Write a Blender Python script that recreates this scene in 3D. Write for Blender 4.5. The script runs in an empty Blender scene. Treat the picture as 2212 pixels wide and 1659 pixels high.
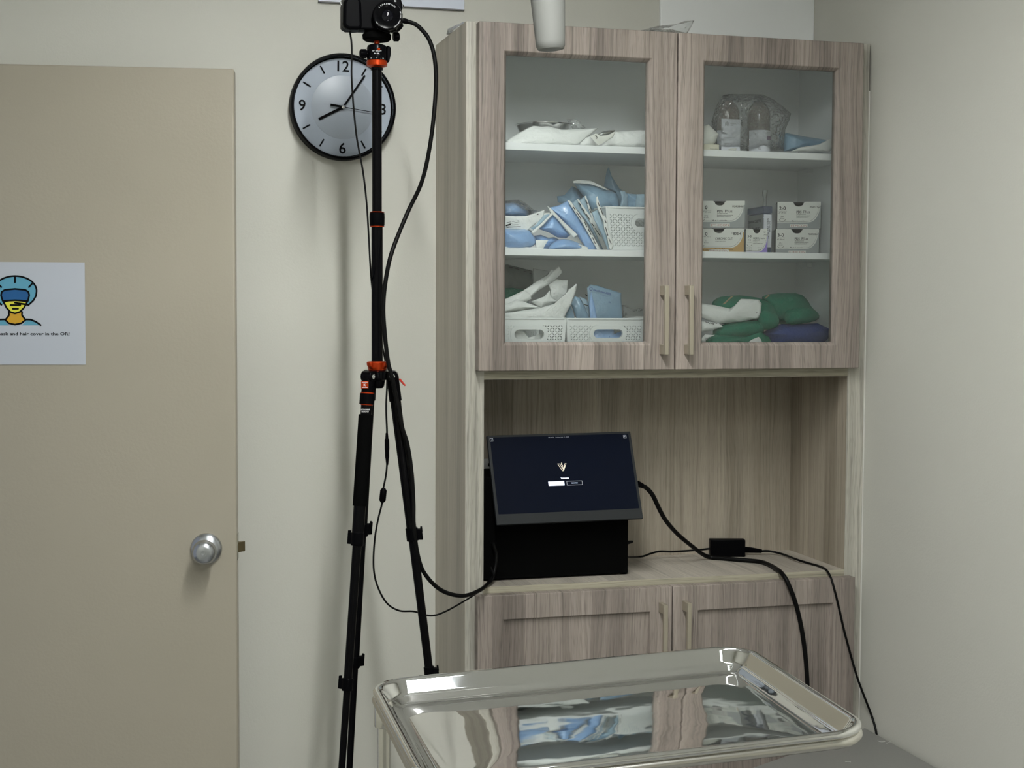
import bpy, math, random
from mathutils import Vector, Matrix, noise
sc = bpy.context.scene
COL = sc.collection
random.seed(7)

# ------------------------------------------------------------------ camera
F_PX = 3137.0
YAW, PITCH, ROLL = 0.2697, -0.0534, 0.004
CAM = Vector((-0.7438, -3.0717, 1.4946))
FWD = Vector((math.sin(YAW)*math.cos(PITCH), math.cos(YAW)*math.cos(PITCH), math.sin(PITCH)))
RGT = Vector((math.cos(YAW), -math.sin(YAW), 0.0))
UPV = RGT.cross(FWD)
RGT, UPV = RGT*math.cos(ROLL)+UPV*math.sin(ROLL), -RGT*math.sin(ROLL)+UPV*math.cos(ROLL)
cd = bpy.data.cameras.new('camera')
cam = bpy.data.objects.new('camera', cd)
COL.objects.link(cam)
cd.sensor_fit = 'HORIZONTAL'
cd.sensor_width = 36.0
cd.lens = F_PX*36.0/2212.0
cd.clip_start = 0.02
cam.matrix_world = Matrix(((RGT.x, UPV.x, -FWD.x, CAM.x), (RGT.y, UPV.y, -FWD.y, CAM.y),
                           (RGT.z, UPV.z, -FWD.z, CAM.z), (0, 0, 0, 1)))
sc.camera = cam

# ------------------------------------------------------------------ world, exposure
w = bpy.data.worlds.new('world')
sc.world = w
w.use_nodes = True
w.node_tree.nodes['Background'].inputs[0].default_value = (0.80, 0.86, 0.95, 1)
w.node_tree.nodes['Background'].inputs[1].default_value = 0.25
vs = sc.view_settings
vs.view_transform = 'Standard'
vs.look = 'None'
vs.gamma = 1.0
vs.use_curve_mapping = False
vs.exposure = 0.52
LAMP_STRIP = 165.0
LAMP_PANEL = 9.0
LAMP_COL = (0.965, 0.983, 0.955, 1)

# ------------------------------------------------------------------ rays: a pixel of the photo plus one known coordinate gives a point in the room
def ray(u, v):
    return FWD + RGT*((u-1106.0)/F_PX) + UPV*((829.5-v)/F_PX)
def P(u, v, y):
    d = ray(u, v)
    return CAM + d*((y-CAM.y)/d.y)
def Px(u, v, x):
    d = ray(u, v)
    return CAM + d*((x-CAM.x)/d.x)
def Pz(u, v, z):
    d = ray(u, v)
    return CAM + d*((z-CAM.z)/d.z)
def ppm(p):
    return F_PX/((Vector(p)-CAM).dot(FWD))

# ------------------------------------------------------------------ materials
MATS = {}
def new_mat(name):
    m = bpy.data.materials.new(name)
    m.use_nodes = True
    nt = m.node_tree
    b = nt.nodes['Principled BSDF']
    MATS[name] = m
    return m, nt, b
def mat(name, col, rough=0.5, metal=0.0, bump=0.0, bscale=60.0, var=0.0, vscale=8.0, coat=0.0, spec=0.5, stretch=None, emit=0.0):
    m, nt, b = new_mat(name)
    N, L = nt.nodes, nt.links
    b.inputs['Base Color'].default_value = (*col, 1)
    b.inputs['Roughness'].default_value = rough
    b.inputs['Metallic'].default_value = metal
    b.inputs['Coat Weight'].default_value = coat
    b.inputs['Coat Roughness'].default_value = 0.1
    b.inputs['Specular IOR Level'].default_value = spec
    if emit:
        b.inputs['Emission Color'].default_value = (*col, 1)
        b.inputs['Emission Strength'].default_value = emit
    if bump or var:
        g = N.new('ShaderNodeNewGeometry')
        mp = N.new('ShaderNodeMapping')
        L.new(g.outputs['Position'], mp.inputs['Vector'])
        mp.inputs['Scale'].default_value = stretch or (1, 1, 1)
    if var:
        n = N.new('ShaderNodeTexNoise')
        n.inputs['Scale'].default_value = vscale
        n.inputs['Detail'].default_value = 4
        L.new(mp.outputs[0], n.inputs['Vector'])
        mx = N.new('ShaderNodeMix')
        mx.data_type = 'RGBA'
        mx.inputs[6].default_value = (*[c*(1-var) for c in col], 1)
        mx.inputs[7].default_value = (*[min(1, c*(1+var)) for c in col], 1)
        L.new(n.outputs[0], mx.inputs[0])
        L.new(mx.outputs[2], b.inputs['Base Color'])
    if bump:
        n2 = N.new('ShaderNodeTexNoise')
        n2.inputs['Scale'].default_value = bscale
        n2.inputs['Detail'].default_value = 3
        L.new(mp.outputs[0], n2.inputs['Vector'])
        bp = N.new('ShaderNodeBump')
        bp.inputs['Strength'].default_value = bump
        bp.inputs['Distance'].default_value = 0.01
        L.new(n2.outputs[0], bp.inputs['Height'])
        L.new(bp.outputs[0], b.inputs['Normal'])
    return m

def wood(name, c1, c2, across='x', along='z', planks=13.0, contrast=1.0, rough=0.5, fine=1.0):
    """grey oak laminate: bands of differing tone, long dark pores, short flecks"""
    m, nt, b = new_mat(name)
    N, L = nt.nodes, nt.links
    g = N.new('ShaderNodeNewGeometry')
    sp = N.new('ShaderNodeSeparateXYZ')
    L.new(g.outputs['Position'], sp.inputs[0])
    ax = {'x': 0, 'y': 1, 'z': 2}
    a, l = sp.outputs[ax[across]], sp.outputs[ax[along]]
    def math_(op, i0, i1=None):
        n = N.new('ShaderNodeMath')
        n.operation = op
        for i, s in enumerate((i0, i1)):
            if s is None: continue
            if isinstance(s, (int, float)): n.inputs[i].default_value = s
            else: L.new(s, n.inputs[i])
        return n.outputs[0]
    def nz(sa, sl, detail=3, rough_=0.5, off=0.0):
        c = N.new('ShaderNodeCombineXYZ')
        L.new(math_('ADD', math_('MULTIPLY', acc, sa), off), c.inputs[0])
        L.new(math_('MULTIPLY', l, sl), c.inputs[1])
        n = N.new('ShaderNodeTexNoise')
        n.inputs['Scale'].default_value = 1.0
        n.inputs['Detail'].default_value = detail
        n.inputs['Roughness'].default_value = rough_
        L.new(c.outputs[0], n.inputs['Vector'])
        return n.outputs[0]
    acc = a
    warp = nz(9.0, 1.6, 2)
    acc = math_('ADD', a, math_('MULTIPLY', math_('SUBTRACT', warp, 0.5), 0.05))
    # planks: straight edges, so the raw coordinate is used
    def plank(k, o):
        wn = N.new('ShaderNodeTexWhiteNoise')
        wn.noise_dimensions = '1D'
        L.new(math_('FLOOR', math_('ADD', math_('MULTIPLY', a, k), o)), wn.inputs['W'])
        return wn.outputs['Value']
    pl = math_('ADD', math_('MULTIPLY', plank(planks, 0.3), 0.6), math_('MULTIPLY', plank(planks*0.43, 0.7), 0.4))
    band = nz(26.0, 0.7, 3)
    pores = nz(190.0*fine, 2.6, 3, 0.6)
    flecks = nz(520.0*fine, 26.0, 1, 0.5, 3.1)
    tone = math_('ADD', math_('MULTIPLY', pl, 0.62), math_('MULTIPLY', band, 1.1))
    tone = math_('SUBTRACT', tone, 0.38)
    mx = N.new('ShaderNodeMix')
    mx.data_type = 'RGBA'
    mx.inputs[6].default_value = (*c1, 1)
    mx.inputs[7].default_value = (*c2, 1)
    L.new(tone, mx.inputs[0])
    def ramp(src, p0, p1, v0, v1):
        r = N.new('ShaderNodeMapRange')
        r.inputs[1].default_value, r.inputs[2].default_value = p0, p1
        r.inputs[3].default_value, r.inputs[4].default_value = v0, v1
        L.new(src, r.inputs[0])
        return r.outputs[0]
    dk = math_('MULTIPLY', ramp(pores, 0.50, 0.70, 1.0, 1.0-0.42*contrast), ramp(flecks, 0.52, 0.75, 1.0, 1.0-0.25*contrast))
    lt = ramp(pores, 0.30, 0.46, 1.0+0.16*contrast, 1.0)
    mul = N.new('ShaderNodeMix')
    mul.data_type = 'RGBA'
    mul.blend_type = 'MULTIPLY'
    mul.inputs[0].default_value = 1.0
    L.new(mx.outputs[2], mul.inputs[6])
    cc = N.new('ShaderNodeCombineColor')
    k = math_('MULTIPLY', dk, lt)
    for i in range(3): L.new(k, cc.inputs[i])
    L.new(cc.outputs[0], mul.inputs[7])
    L.new(mul.outputs[2], b.inputs['Base Color'])
    b.inputs['Roughness'].default_value = rough
    b.inputs['Specular IOR Level'].default_value = 0.35
    bp = N.new('ShaderNodeBump')
    bp.inputs['Strength'].default_value = 0.12
    bp.inputs['Distance'].default_value = 0.002
    L.new(dk, bp.inputs['Height'])
    L.new(bp.outputs[0], b.inputs['Normal'])
    return m

def clear(name, tint=(0.97, 0.985, 0.98), rough=0.0, base=0.0, bump=0.0, bscale=40.0, milky=0.0, mcol=(0.8, 0.82, 0.82), voronoi=False, ior=1.45):
    m = bpy.data.materials.new(name)
    m.use_nodes = True
    nt = m.node_tree
    N, L = nt.nodes, nt.links
    N.remove(N['Principled BSDF'])
    out = N['Material Output']
    t = N.new('ShaderNodeBsdfTransparent')
    t.inputs[0].default_value = (*tint, 1)
    g = N.new('ShaderNodeBsdfGlossy')
    g.inputs['Roughness'].default_value = rough
    g.inputs[0].default_value = (1, 1, 1, 1)
    fr = N.new('ShaderNodeFresnel')
    fr.inputs[0].default_value = ior
    ad = N.new('ShaderNodeMath')
    ad.operation = 'ADD'
    ad.use_clamp = True
    ad.inputs[1].default_value = base
    L.new(fr.outputs[0], ad.inputs[0])
    mx = N.new('ShaderNodeMixShader')
    L.new(ad.outputs[0], mx.inputs[0])
    L.new(t.outputs[0], mx.inputs[1])
    L.new(g.outputs[0], mx.inputs[2])
    last = mx.outputs[0]
    if milky:
        d = N.new('ShaderNodeBsdfDiffuse')
        d.inputs[0].default_value = (*mcol, 1)
        m2 = N.new('ShaderNodeMixShader')
        m2.inputs[0].default_value = milky
        L.new(last, m2.inputs[1])
        L.new(d.outputs[0], m2.inputs[2])
        last = m2.outputs[0]
    if bump:
        n = N.new('ShaderNodeTexVoronoi' if voronoi else 'ShaderNodeTexNoise')
        n.inputs['Scale'].default_value = bscale
        gg = N.new('ShaderNodeNewGeometry')
        L.new(gg.outputs['Position'], n.inputs['Vector'])
        bp = N.new('ShaderNodeBump')
        bp.inputs['Strength'].default_value = bump
        bp.inputs['Distance'].default_value = 0.01
        L.new(n.outputs[0], bp.inputs['Height'])
        L.new(bp.outputs[0], g.inputs['Normal'])
        L.new(bp.outputs[0], fr.inputs['Normal'])
    L.new(last, out.inputs['Surface'])
    MATS[name] = m
    return m

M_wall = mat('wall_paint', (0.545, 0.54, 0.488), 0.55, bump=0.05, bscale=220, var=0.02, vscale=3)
M_wall_shaded = mat('wall_paint_shaded', (0.525, 0.52, 0.472), 0.55, bump=0.05, bscale=220, var=0.02, vscale=3)  # same cream paint as the other walls; vignette shade put into its colour
M_ceil = mat('ceiling_white', (0.82, 0.82, 0.80), 0.8)
M_floor = mat('floor_vinyl', (0.22, 0.22, 0.21), 0.35, var=0.08, vscale=14)
M_door = mat('door_paint', (0.365, 0.332, 0.266), 0.42, bump=0.04, bscale=160, var=0.03, vscale=4)
M_chase = mat('chase_panel', (0.80, 0.82, 0.82), 0.5)
M_board = mat('board_white', (0.62, 0.66, 0.76), 0.4)
M_white = mat('melamine_white', (0.82, 0.84, 0.84), 0.4)
M_woodv = wood('oak_front', (0.142, 0.119, 0.104), (0.405, 0.347, 0.309))
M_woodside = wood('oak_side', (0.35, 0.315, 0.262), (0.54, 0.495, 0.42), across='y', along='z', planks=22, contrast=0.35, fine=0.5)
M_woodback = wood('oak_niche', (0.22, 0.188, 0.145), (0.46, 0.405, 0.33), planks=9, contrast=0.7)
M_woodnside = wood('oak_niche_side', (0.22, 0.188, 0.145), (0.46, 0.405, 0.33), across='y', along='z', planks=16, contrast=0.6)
M_woodtop = wood('oak_worktop', (0.26, 0.235, 0.20), (0.52, 0.475, 0.41), across='x', along='y', planks=11, contrast=0.6)
M_edgev = wood('oak_edge_upright', (0.33, 0.315, 0.27), (0.52, 0.50, 0.44), planks=60, contrast=0.9, fine=0.9)
M_edgeh = wood('oak_edge_level', (0.29, 0.265, 0.20), (0.45, 0.42, 0.33), across='z', along='x', planks=120, contrast=0.9, fine=0.9)
M_handle = mat('brushed_bronze_nickel', (0.40, 0.36, 0.285), 0.42, 0.5)
M_glass = clear('door_glass', (0.978, 0.99, 0.986))
M_black = mat('black_plastic', (0.0015, 0.0015, 0.002), 0.40, spec=0.035)
M_blackm = mat('black_anodised', (0.0015, 0.0015, 0.002), 0.22, 0.0, spec=0.09)
M_foam = mat('black_foam', (0.002, 0.002, 0.002), 0.9, spec=0.03)
M_rubber = mat('black_rubber', (0.0025, 0.0025, 0.0025), 0.45, spec=0.12)
M_orange = mat('orange_anodised', (0.46, 0.042, 0.005), 0.28, 0.75)
M_redlever = mat('red_lever', (0.45, 0.02, 0.01), 0.4)
M_chrome = mat('chrome', (0.8, 0.8, 0.8), 0.12, 1.0)
M_steel = mat('polished_steel', (0.74, 0.74, 0.73), 0.035, 1.0, bump=0.05, bscale=9)
M_steelpipe = mat('stand_steel', (0.62, 0.60, 0.55), 0.22, 1.0)
M_satin = mat('satin_chrome', (0.50, 0.52, 0.55), 0.27, 1.0)
M_brass = mat('dull_brass', (0.16, 0.13, 0.07), 0.4, 0.7)
M_paper = mat('white_paper', (0.46, 0.49, 0.545), 0.7)
M_pouch = mat('pouch_paper', (0.78, 0.80, 0.78), 0.6, bump=0.45, bscale=48)
M_ink = mat('black_ink', (0.006, 0.006, 0.007), 0.7, spec=0.04)
M_greyink = mat('grey_ink', (0.16, 0.16, 0.17), 0.6)
M_face = mat('clock_face', (0.37, 0.42, 0.495), 0.5)
M_face2 = mat('clock_inner_face', (0.35, 0.392, 0.45), 0.35)
M_basket = mat('basket_plastic', (0.80, 0.83, 0.82), 0.38)
M_blue = mat('blue_wrap', (0.29, 0.47, 0.77), 0.34, bump=0.30, bscale=70, var=0.18, vscale=30, coat=0.5)
M_bluedk = mat('blue_wrap_dull', (0.24, 0.38, 0.51), 0.40, bump=0.25, bscale=60, var=0.15, vscale=25, coat=0.3)
M_bluepale = mat('blue_wrap_pale', (0.36, 0.50, 0.60), 0.40, bump=0.25, bscale=60, var=0.12, vscale=25, coat=0.3)
M_green = mat('green_cloth', (0.022, 0.185, 0.115), 0.9, bump=0.4, bscale=120, var=0.15, vscale=30, spec=0.1)
M_greendk = mat('dark_green_film', (0.05, 0.085, 0.07), 0.4, coat=0.3)
M_navy = mat('navy_cloth', (0.045, 0.075, 0.26), 0.9, bump=0.4, bscale=120, var=0.15, vscale=30, spec=0.1)
M_tape = mat('tan_tape', (0.33, 0.29, 0.17), 0.7)
M_amber = mat('brown_bottle', (0.075, 0.045, 0.028), 0.14, coat=0.4)
M_cap = mat('grey_black_cap', (0.05, 0.055, 0.06), 0.5)
M_label = mat('label_white', (0.72, 0.74, 0.80), 0.55)
M_purple = mat('purple_print', (0.30, 0.22, 0.62), 0.5)
M_plum = mat('plum_print', (0.20, 0.09, 0.22), 0.5)
M_boxw = mat('carton_white', (0.72, 0.73, 0.68), 0.5)
M_boxgrey = mat('carton_grey', (0.32, 0.34, 0.34), 0.5)
M_boxtan = mat('carton_tan', (0.50, 0.31, 0.10), 0.5)
M_pinkink = mat('rose_ink', (0.42, 0.16, 0.15), 0.6)
M_cream = mat('cream_card', (0.68, 0.66, 0.53), 0.6)
M_bubble = clear('bubble_wrap', (0.975, 0.985, 0.985), 0.08, 0.05, 0.7, 110.0, 0.09, (0.85, 0.87, 0.88), True)
M_film = clear('clear_film', (0.965, 0.975, 0.975), 0.08, 0.04, 0.6, 45.0, 0.10)
M_bluefilm = clear('blue_clear_plastic', (0.42, 0.47, 0.60), 0.12, 0.03, 0.0, 40, 0.25, (0.30, 0.36, 0.52))
M_clockglass = clear('clock_glass', (0.98, 0.98, 0.98), ior=1.18)
M_screen = mat('screen_dark', (0.0022, 0.004, 0.011), 0.30, spec=0.10, emit=0.05)
M_bezel = mat('monitor_bezel', (0.018, 0.020, 0.022), 0.33, spec=0.3)
M_ui = mat('screen_white', (0.75, 0.82, 1.0), 0.5, emit=0.85)
M_uidim = mat('screen_grey', (0.36, 0.38, 0.42), 0.5, emit=0.35)
M_uigold = mat('screen_gold', (0.62, 0.56, 0.46), 0.5, emit=0.42)
M_uifaint = mat('screen_faint', (0.50, 0.60, 0.80), 0.5, emit=0.55)
M_silver = mat('silver_print', (0.55, 0.55, 0.56), 0.5)
M_lens = mat('lens_glass', (0.002, 0.002, 0.004), 0.08, coat=0.15, spec=0.2)
M_teal = mat('print_cap_blue', (0.10, 0.33, 0.46), 0.6)
M_visor = mat('print_visor_blue', (0.005, 0.09, 0.26), 0.6)
M_yellow = mat('print_mask_yellow', (0.72, 0.68, 0.05), 0.6)
M_ochre = mat('print_neck_ochre', (0.60, 0.33, 0.015), 0.6)
M_table = mat('grey_laminate', (0.175, 0.173, 0.163), 0.42, var=0.1, vscale=300)
M_tableleg = mat('grey_metal', (0.20, 0.20, 0.20), 0.45, 0.6)
M_fibre = mat('pale_hair', (0.55, 0.55, 0.53), 0.7)
M_lamp = mat('lamp_plastic', (0.20, 0.202, 0.192), 0.5, spec=0.3)
M_lampw = mat('lamp_enamel', (0.70, 0.71, 0.71), 0.35)
M_socket = mat('socket_plate', (0.50, 0.50, 0.48), 0.5)
M_caulk = mat('white_caulk', (0.74, 0.74, 0.70), 0.6)
def emitter(name, col, strength):
    m = bpy.data.materials.new(name)
    m.use_nodes = True
    nt = m.node_tree
    nt.nodes.remove(nt.nodes['Principled BSDF'])
    e = nt.nodes.new('ShaderNodeEmission')
    e.inputs[0].default_value = col
    e.inputs[1].default_value = strength
    nt.links.new(e.outputs[0], nt.nodes['Material Output'].inputs[0])
    return m
M_em1 = emitter('strip_diffuser', LAMP_COL, LAMP_STRIP)
M_em3 = emitter('square_diffuser', (0.90, 0.96, 1.0, 1), 26.0)
M_em2 = emitter('panel_diffuser', LAMP_COL, LAMP_PANEL)

# ------------------------------------------------------------------ mesh builder
class G:
    def __init__(s): s.v, s.f, s.m = [], [], []
    def add(s, vs, fs, mi=0):
        o = len(s.v)
        s.v += [Vector(q) for q in vs]
        s.f += [tuple(i+o for i in q) for q in fs]
        s.m += [mi]*len(fs)
        return s
    def box(s, x0, y0, z0, x1, y1, z1, mi=0, M=None):
        x0, x1 = min(x0, x1), max(x0, x1); y0, y1 = min(y0, y1), max(y0, y1); z0, z1 = min(z0, z1), max(z0, z1)
        vs = [Vector((x, y, z)) for z in (z0, z1) for y in (y0, y1) for x in (x0, x1)]
        if M: vs = [M @ q for q in vs]
        return s.add(vs, [(0, 2, 3, 1), (4, 5, 7, 6), (0, 1, 5, 4), (1, 3, 7, 5), (3, 2, 6, 7), (2, 0, 4, 6)], mi)
    def tube(s, pts, r, seg=10, mi=0, cap=True):
        pts = [Vector(p) for p in pts]
        n = len(pts)
        rs = r if isinstance(r, (list, tuple)) else [r]*n
        t0 = (pts[1]-pts[0]).normalized()
        a = t0.orthogonal().normalized()
        vs = []
        for i, p in enumerate(pts):
            t = (pts[min(i+1, n-1)]-pts[max(i-1, 0)]).normalized()
            a = (a - t*a.dot(t)).normalized()
            b = t.cross(a)
            for k in range(seg):
                an = 2*math.pi*k/seg
                vs.append(p + (a*math.cos(an)+b*math.sin(an))*rs[i])
        fs = [(i*seg+k, i*seg+(k+1) % seg, (i+1)*seg+(k+1) % seg, (i+1)*seg+k) for i in range(n-1) for k in range(seg)]
        if cap:
            fs.append(tuple(range(seg-1, -1, -1)))
            fs.append(tuple((n-1)*seg+k for k in range(seg)))
        return s.add(vs, fs, mi)
    def lathe(s, prof, M, seg=32, mi=0, cap=True):
        """prof: (radius, height) from low to high, spun about local Z of M"""
        vs = [M @ Vector((r*math.cos(2*math.pi*k/seg), r*math.sin(2*math.pi*k/seg), h)) for r, h in prof for k in range(seg)]
        n = len(prof)
        fs = [(i*seg+k, i*seg+(k+1) % seg, (i+1)*seg+(k+1) % seg, (i+1)*seg+k) for i in range(n-1) for k in range(seg)]
        if cap:
            fs.append(tuple(range(seg-1, -1, -1)))
            fs.append(tuple((n-1)*seg+k for k in range(seg)))
        return s.add(vs, fs, mi)
    def prism(s, outline, vec, mi=0):
        """closed outline (3D points) pushed along vec"""
        n = len(outline)
        vec = Vector(vec)
        vs = [Vector(p) for p in outline]+[Vector(p)+vec for p in outline]
        fs = [tuple(range(n)), tuple(range(2*n-1, n-1, -1))]
        fs += [(i, i+n, (i+1) % n+n, (i+1) % n) for i in range(n)]
        return s.add(vs, fs, mi)
    def strip(s, pts, width_vec_fn, vec, mi=0):
        pass

OFF = {}
def link(o, parent):
    COL.objects.link(o)
    if parent is not None: o.parent = parent
    return o
def obj(name, g, mats, parent=None, smooth=False, bevel=0.0, seg=2, angle=40, base=None, solid=0.0, weld=True):
    """one mesh object; a top-level mesh gets its origin at the foot of its bounds"""
    me = bpy.data.meshes.new(name)
    if parent is not None: off = OFF[parent.name]
    else:
        xs = [q.x for q in g.v]; ys = [q.y for q in g.v]; zs = [q.z for q in g.v]
        off = Vector(base) if base else Vector(((min(xs)+max(xs))/2, (min(ys)+max(ys))/2, min(zs)))
    me.from_pydata([tuple(q-off) for q in g.v], [], g.f)
    ms = mats if isinstance(mats, (list, tuple)) else [mats]
    for m in ms: me.materials.append(m)
    if len(ms) > 1: me.polygons.foreach_set('material_index', g.m)
    me.update()
    import bmesh
    bm = bmesh.new()
    bm.from_mesh(me)
    bmesh.ops.recalc_face_normals(bm, faces=bm.faces)
    bm.to_mesh(me)
    bm.free()
    if smooth:
        me.polygons.foreach_set('use_smooth', [True]*len(me.polygons))
        if smooth != 'all': me.set_sharp_from_angle(angle=math.radians(angle))
    o = bpy.data.objects.new(name, me)
    OFF[o.name] = off
    link(o, parent)
    if parent is None: o.location = off
    if solid:
        md = o.modifiers.new('solid', 'SOLIDIFY'); md.thickness = solid; md.offset = 0
    if bevel:
        md = o.modifiers.new('bevel', 'BEVEL')
        md.width = bevel; md.segments = seg; md.limit_method = 'ANGLE'; md.angle_limit = math.radians(35)
        if not smooth:
            me.polygons.foreach_set('use_smooth', [True]*len(me.polygons))
            me.set_sharp_from_angle(angle=math.radians(35))
    return o
def thing(name, label, cat, loc, group=None):
    o = bpy.data.objects.new(name, None)
    o.empty_display_size = 0.05
    link(o, None)
    o.location = Vector(loc)
    OFF[o.name] = Vector(loc)
    tag(o, label, cat, group)
    return o
def tag(o, label=None, cat=None, group=None, kind=None):
    if label: o['label'] = label
    if cat: o['category'] = cat
    if group: o['group'] = group
    if kind: o['kind'] = kind
    return o
def struct(name, g, m, label=None, **k):
    o = obj(name, g, m, **k)
    o['kind'] = 'structure'
    if label: o['label'] = label
    return o
def T(x, y, z): return Matrix.Translation((x, y, z))
def frame(o, xd, yd):
    """matrix with local X, Y along xd, yd and Z out of that plane"""
    x = Vector(xd).normalized()
    z = x.cross(Vector(yd)).normalized()
    y = z.cross(x)
    o = Vector(o)
    return Matrix(((x.x, y.x, z.x, o.x), (x.y, y.y, z.y, o.y), (x.z, y.z, z.z, o.z), (0, 0, 0, 1)))
def axis(o, zd):
    z = Vector(zd).normalized()
    x = z.orthogonal().normalized()
    return frame(o, x, z.cross(x))
def smooth_path(pts, n=8):
    pts = [Vector(p) for p in pts]
    out = []
    for i in range(len(pts)-1):
        p0, p1, p2, p3 = pts[max(i-1, 0)], pts[i], pts[i+1], pts[min(i+2, len(pts)-1)]
        for k in range(n):
            t = k/n
            out.append(0.5*((2*p1)+(p2-p0)*t+(2*p0-5*p1+4*p2-p3)*t*t+(3*p1-p0-3*p2+p3)*t**3))
    return out+[pts[-1]]
TXT = {}
def text_mesh(body, bold=0.0):
    key = (body, bold)
    if key in TXT: return TXT[key]
    c = bpy.data.curves.new('t', 'FONT')
    c.body = body
    c.size = 1.0
    c.offset = bold
    c.resolution_u = 3
    o = bpy.data.objects.new('t', c)
    COL.objects.link(o)
    dg = bpy.context.evaluated_depsgraph_get()
    me = bpy.data.meshes.new_from_object(o.evaluated_get(dg))
    vs = [q.co.copy() for q in me.vertices]
    fs = [tuple(p.vertices) for p in me.polygons]
    bpy.data.objects.remove(o)
    bpy.data.curves.remove(c)
    bpy.data.meshes.remove(me)
    TXT[key] = (vs, fs)
    return TXT[key]
def put_text(g, body, M, height, width=None, align='l', bold=0.0, mi=0, up=0.0):
    """lettering on local XY of M; height is capital height, width squeezes the line to fit"""
    vs, fs = text_mesh(body, bold)
    if not vs: return
    x0, x1 = min(q.x for q in vs), max(q.x for q in vs)
    sy = height/0.70
    sx = (width/(x1-x0)) if width else sy
    sh = {'l': -x0*sx, 'c': -(x0+x1)/2*sx, 'r': -x1*sx}[align]
    g.add([M @ Vector((q.x*sx+sh, q.y*sy, up)) for q in vs], fs, mi)
# ------------------------------------------------------------------ the room
D = 0.3025        # wall behind the cabinet
W = 0.966
XR = 0.971        # right wall
XL = -1.36
YB = -4.6
ZC = 2.62
g = G().box(XL-0.1, D, 0, XR+0.1, D+0.1, ZC)
struct('wall_back', g, M_wall, 'cream painted wall behind the tripod and the cabinet')
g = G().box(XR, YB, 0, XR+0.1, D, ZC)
struct('wall_right', g, M_wall_shaded, 'cream painted wall right of the cabinet')
g = G().box(XL-0.1, YB, 0, XL, -0.66, ZC).box(XL-0.1, -0.66, 2.02, XL, D, ZC)
struct('wall_left', g, M_wall, 'cream painted wall with the doorway')
g = G().box(XL-0.1, YB-0.1, 0, XR+0.1, YB, ZC)
struct('wall_front', g, M_wall, 'cream painted wall behind the viewer')
g = G().box(XL-0.9, YB-0.1, -0.08, XR+0.1, D+0.1, 0)
struct('floor', g, M_floor, 'grey vinyl floor')
g = G().box(XL-0.1, YB-0.1, ZC, XR+0.1, D+0.1, ZC+0.08)
struct('ceiling', g, M_ceil, 'white ceiling')
p = P(1427, 60, D-0.012)
g = G().box(p.x, D-0.012, 0.9, XR, D, ZC)
struct('trim_1', g, M_chase, 'pale grey wall panel in the corner above the cabinet', bevel=0.002)
g = G().box(W-0.001, 0.004, 0.0, XR, 0.012, 2.0)
struct('trim_2', g, M_caulk, 'white caulk strip between cabinet and right wall')
g = G().box(XL, D-0.012, 0, -0.01, D, 0.10)
struct('baseboard_back', g, M_caulk, 'white baseboard')
struct('baseboard_right', G().box(XR-0.006, YB, 0, XR, -0.05, 0.10), M_caulk, 'white baseboard')

# ceiling lamps
def ceiling_light(x0, y0, x1, y1, em, label, bar=0.012):
    t = thing('ceiling_light', label, 'ceiling light', ((x0+x1)/2, (y0+y1)/2, ZC-0.07))
    g = G()
    zt = ZC
    g.box(x0-bar, y0-bar, zt-0.06, x0, y1+bar, zt); g.box(x1, y0-bar, zt-0.06, x1+bar, y1+bar, zt)
    g.box(x0, y0-bar, zt-0.06, x1, y0, zt); g.box(x0, y1, zt-0.06, x1, y1+bar, zt)
    obj('lamp_frame', g, M_lampw, t)
    obj('diffuser', G().box(x0, y0, zt-0.055, x1, y1, zt-0.002), em, t)
ceiling_light(-0.255, -1.95, -0.205, -0.75, M_em1, 'narrow strip ceiling light in front of the clock wall')
ceiling_light(-0.20, -2.80, -0.03, -2.25, M_em3, 'short ceiling light between the long strip and the viewer')
ceiling_light(-0.75, -3.9, -0.15, -2.7, M_em2, 'broad ceiling panel light behind the viewer')

# ------------------------------------------------------------------ the open room door
DY = 0.165                                   # front face at its latch edge
pe = P(500, 148, DY)
ztop = pe.z
pl = Pz(0, 137.5, ztop)
dx = Vector((pe.x-pl.x, pe.y-pl.y, 0)).normalized()     # along the door to its latch edge
dn = Vector((dx.y, -dx.x, 0))                           # out of its face
DM = frame(Vector((pe.x, pe.y, 0)), dx, (0, 0, 1))      # local x along, y up, z out
DM = Matrix(((dx.x, 0, dn.x, pe.x), (dx.y, 0, dn.y, pe.y), (0, 1, 0, 0), (0, 0, 0, 1)))
def door_hit(u, v):
    d = ray(u, v)
    o = DM.translation
    t = (o-CAM).dot(dn)/d.dot(dn)
    q = CAM+d*t
    return ((q-o).dot(dx), q.z)
xe = door_hit(512, 700)[0]
print('door angle', math.degrees(math.atan2(dx.y, dx.x)), 'ztop', ztop, pe, xe)
g = G().box(-0.84, 0.012, -0.044, xe*0.6, ztop, 0, M=DM)
door = struct('door_1', g, M_door, 'open beige door standing against the wall left of the clock', bevel=0.004)
kx, kz = door_hit(446, 1185)
KM = DM @ T(kx, kz, 0)
knob = obj('door_knob', G().lathe([(0.0345, 0), (0.0345, 0.004), (0.033, 0.007), (0.024, 0.012), (0.013, 0.016), (0.012, 0.024), (0.016, 0.030), (0.0235, 0.037), (0.0268, 0.047), (0.026, 0.056), (0.021, 0.064), (0.013, 0.067), (0.0, 0.066)], KM, 40, cap=False), M_satin, door, smooth=True, angle=60)
obj('key_dimple', G().lathe([(0.0, 0.0655), (0.006, 0.0655), (0.006, 0.0672), (0.0045, 0.0672), (0.004, 0.066), (0, 0.066)], KM, 20, cap=False), M_satin, knob, smooth=True)
lx = xe*0.6
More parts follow.
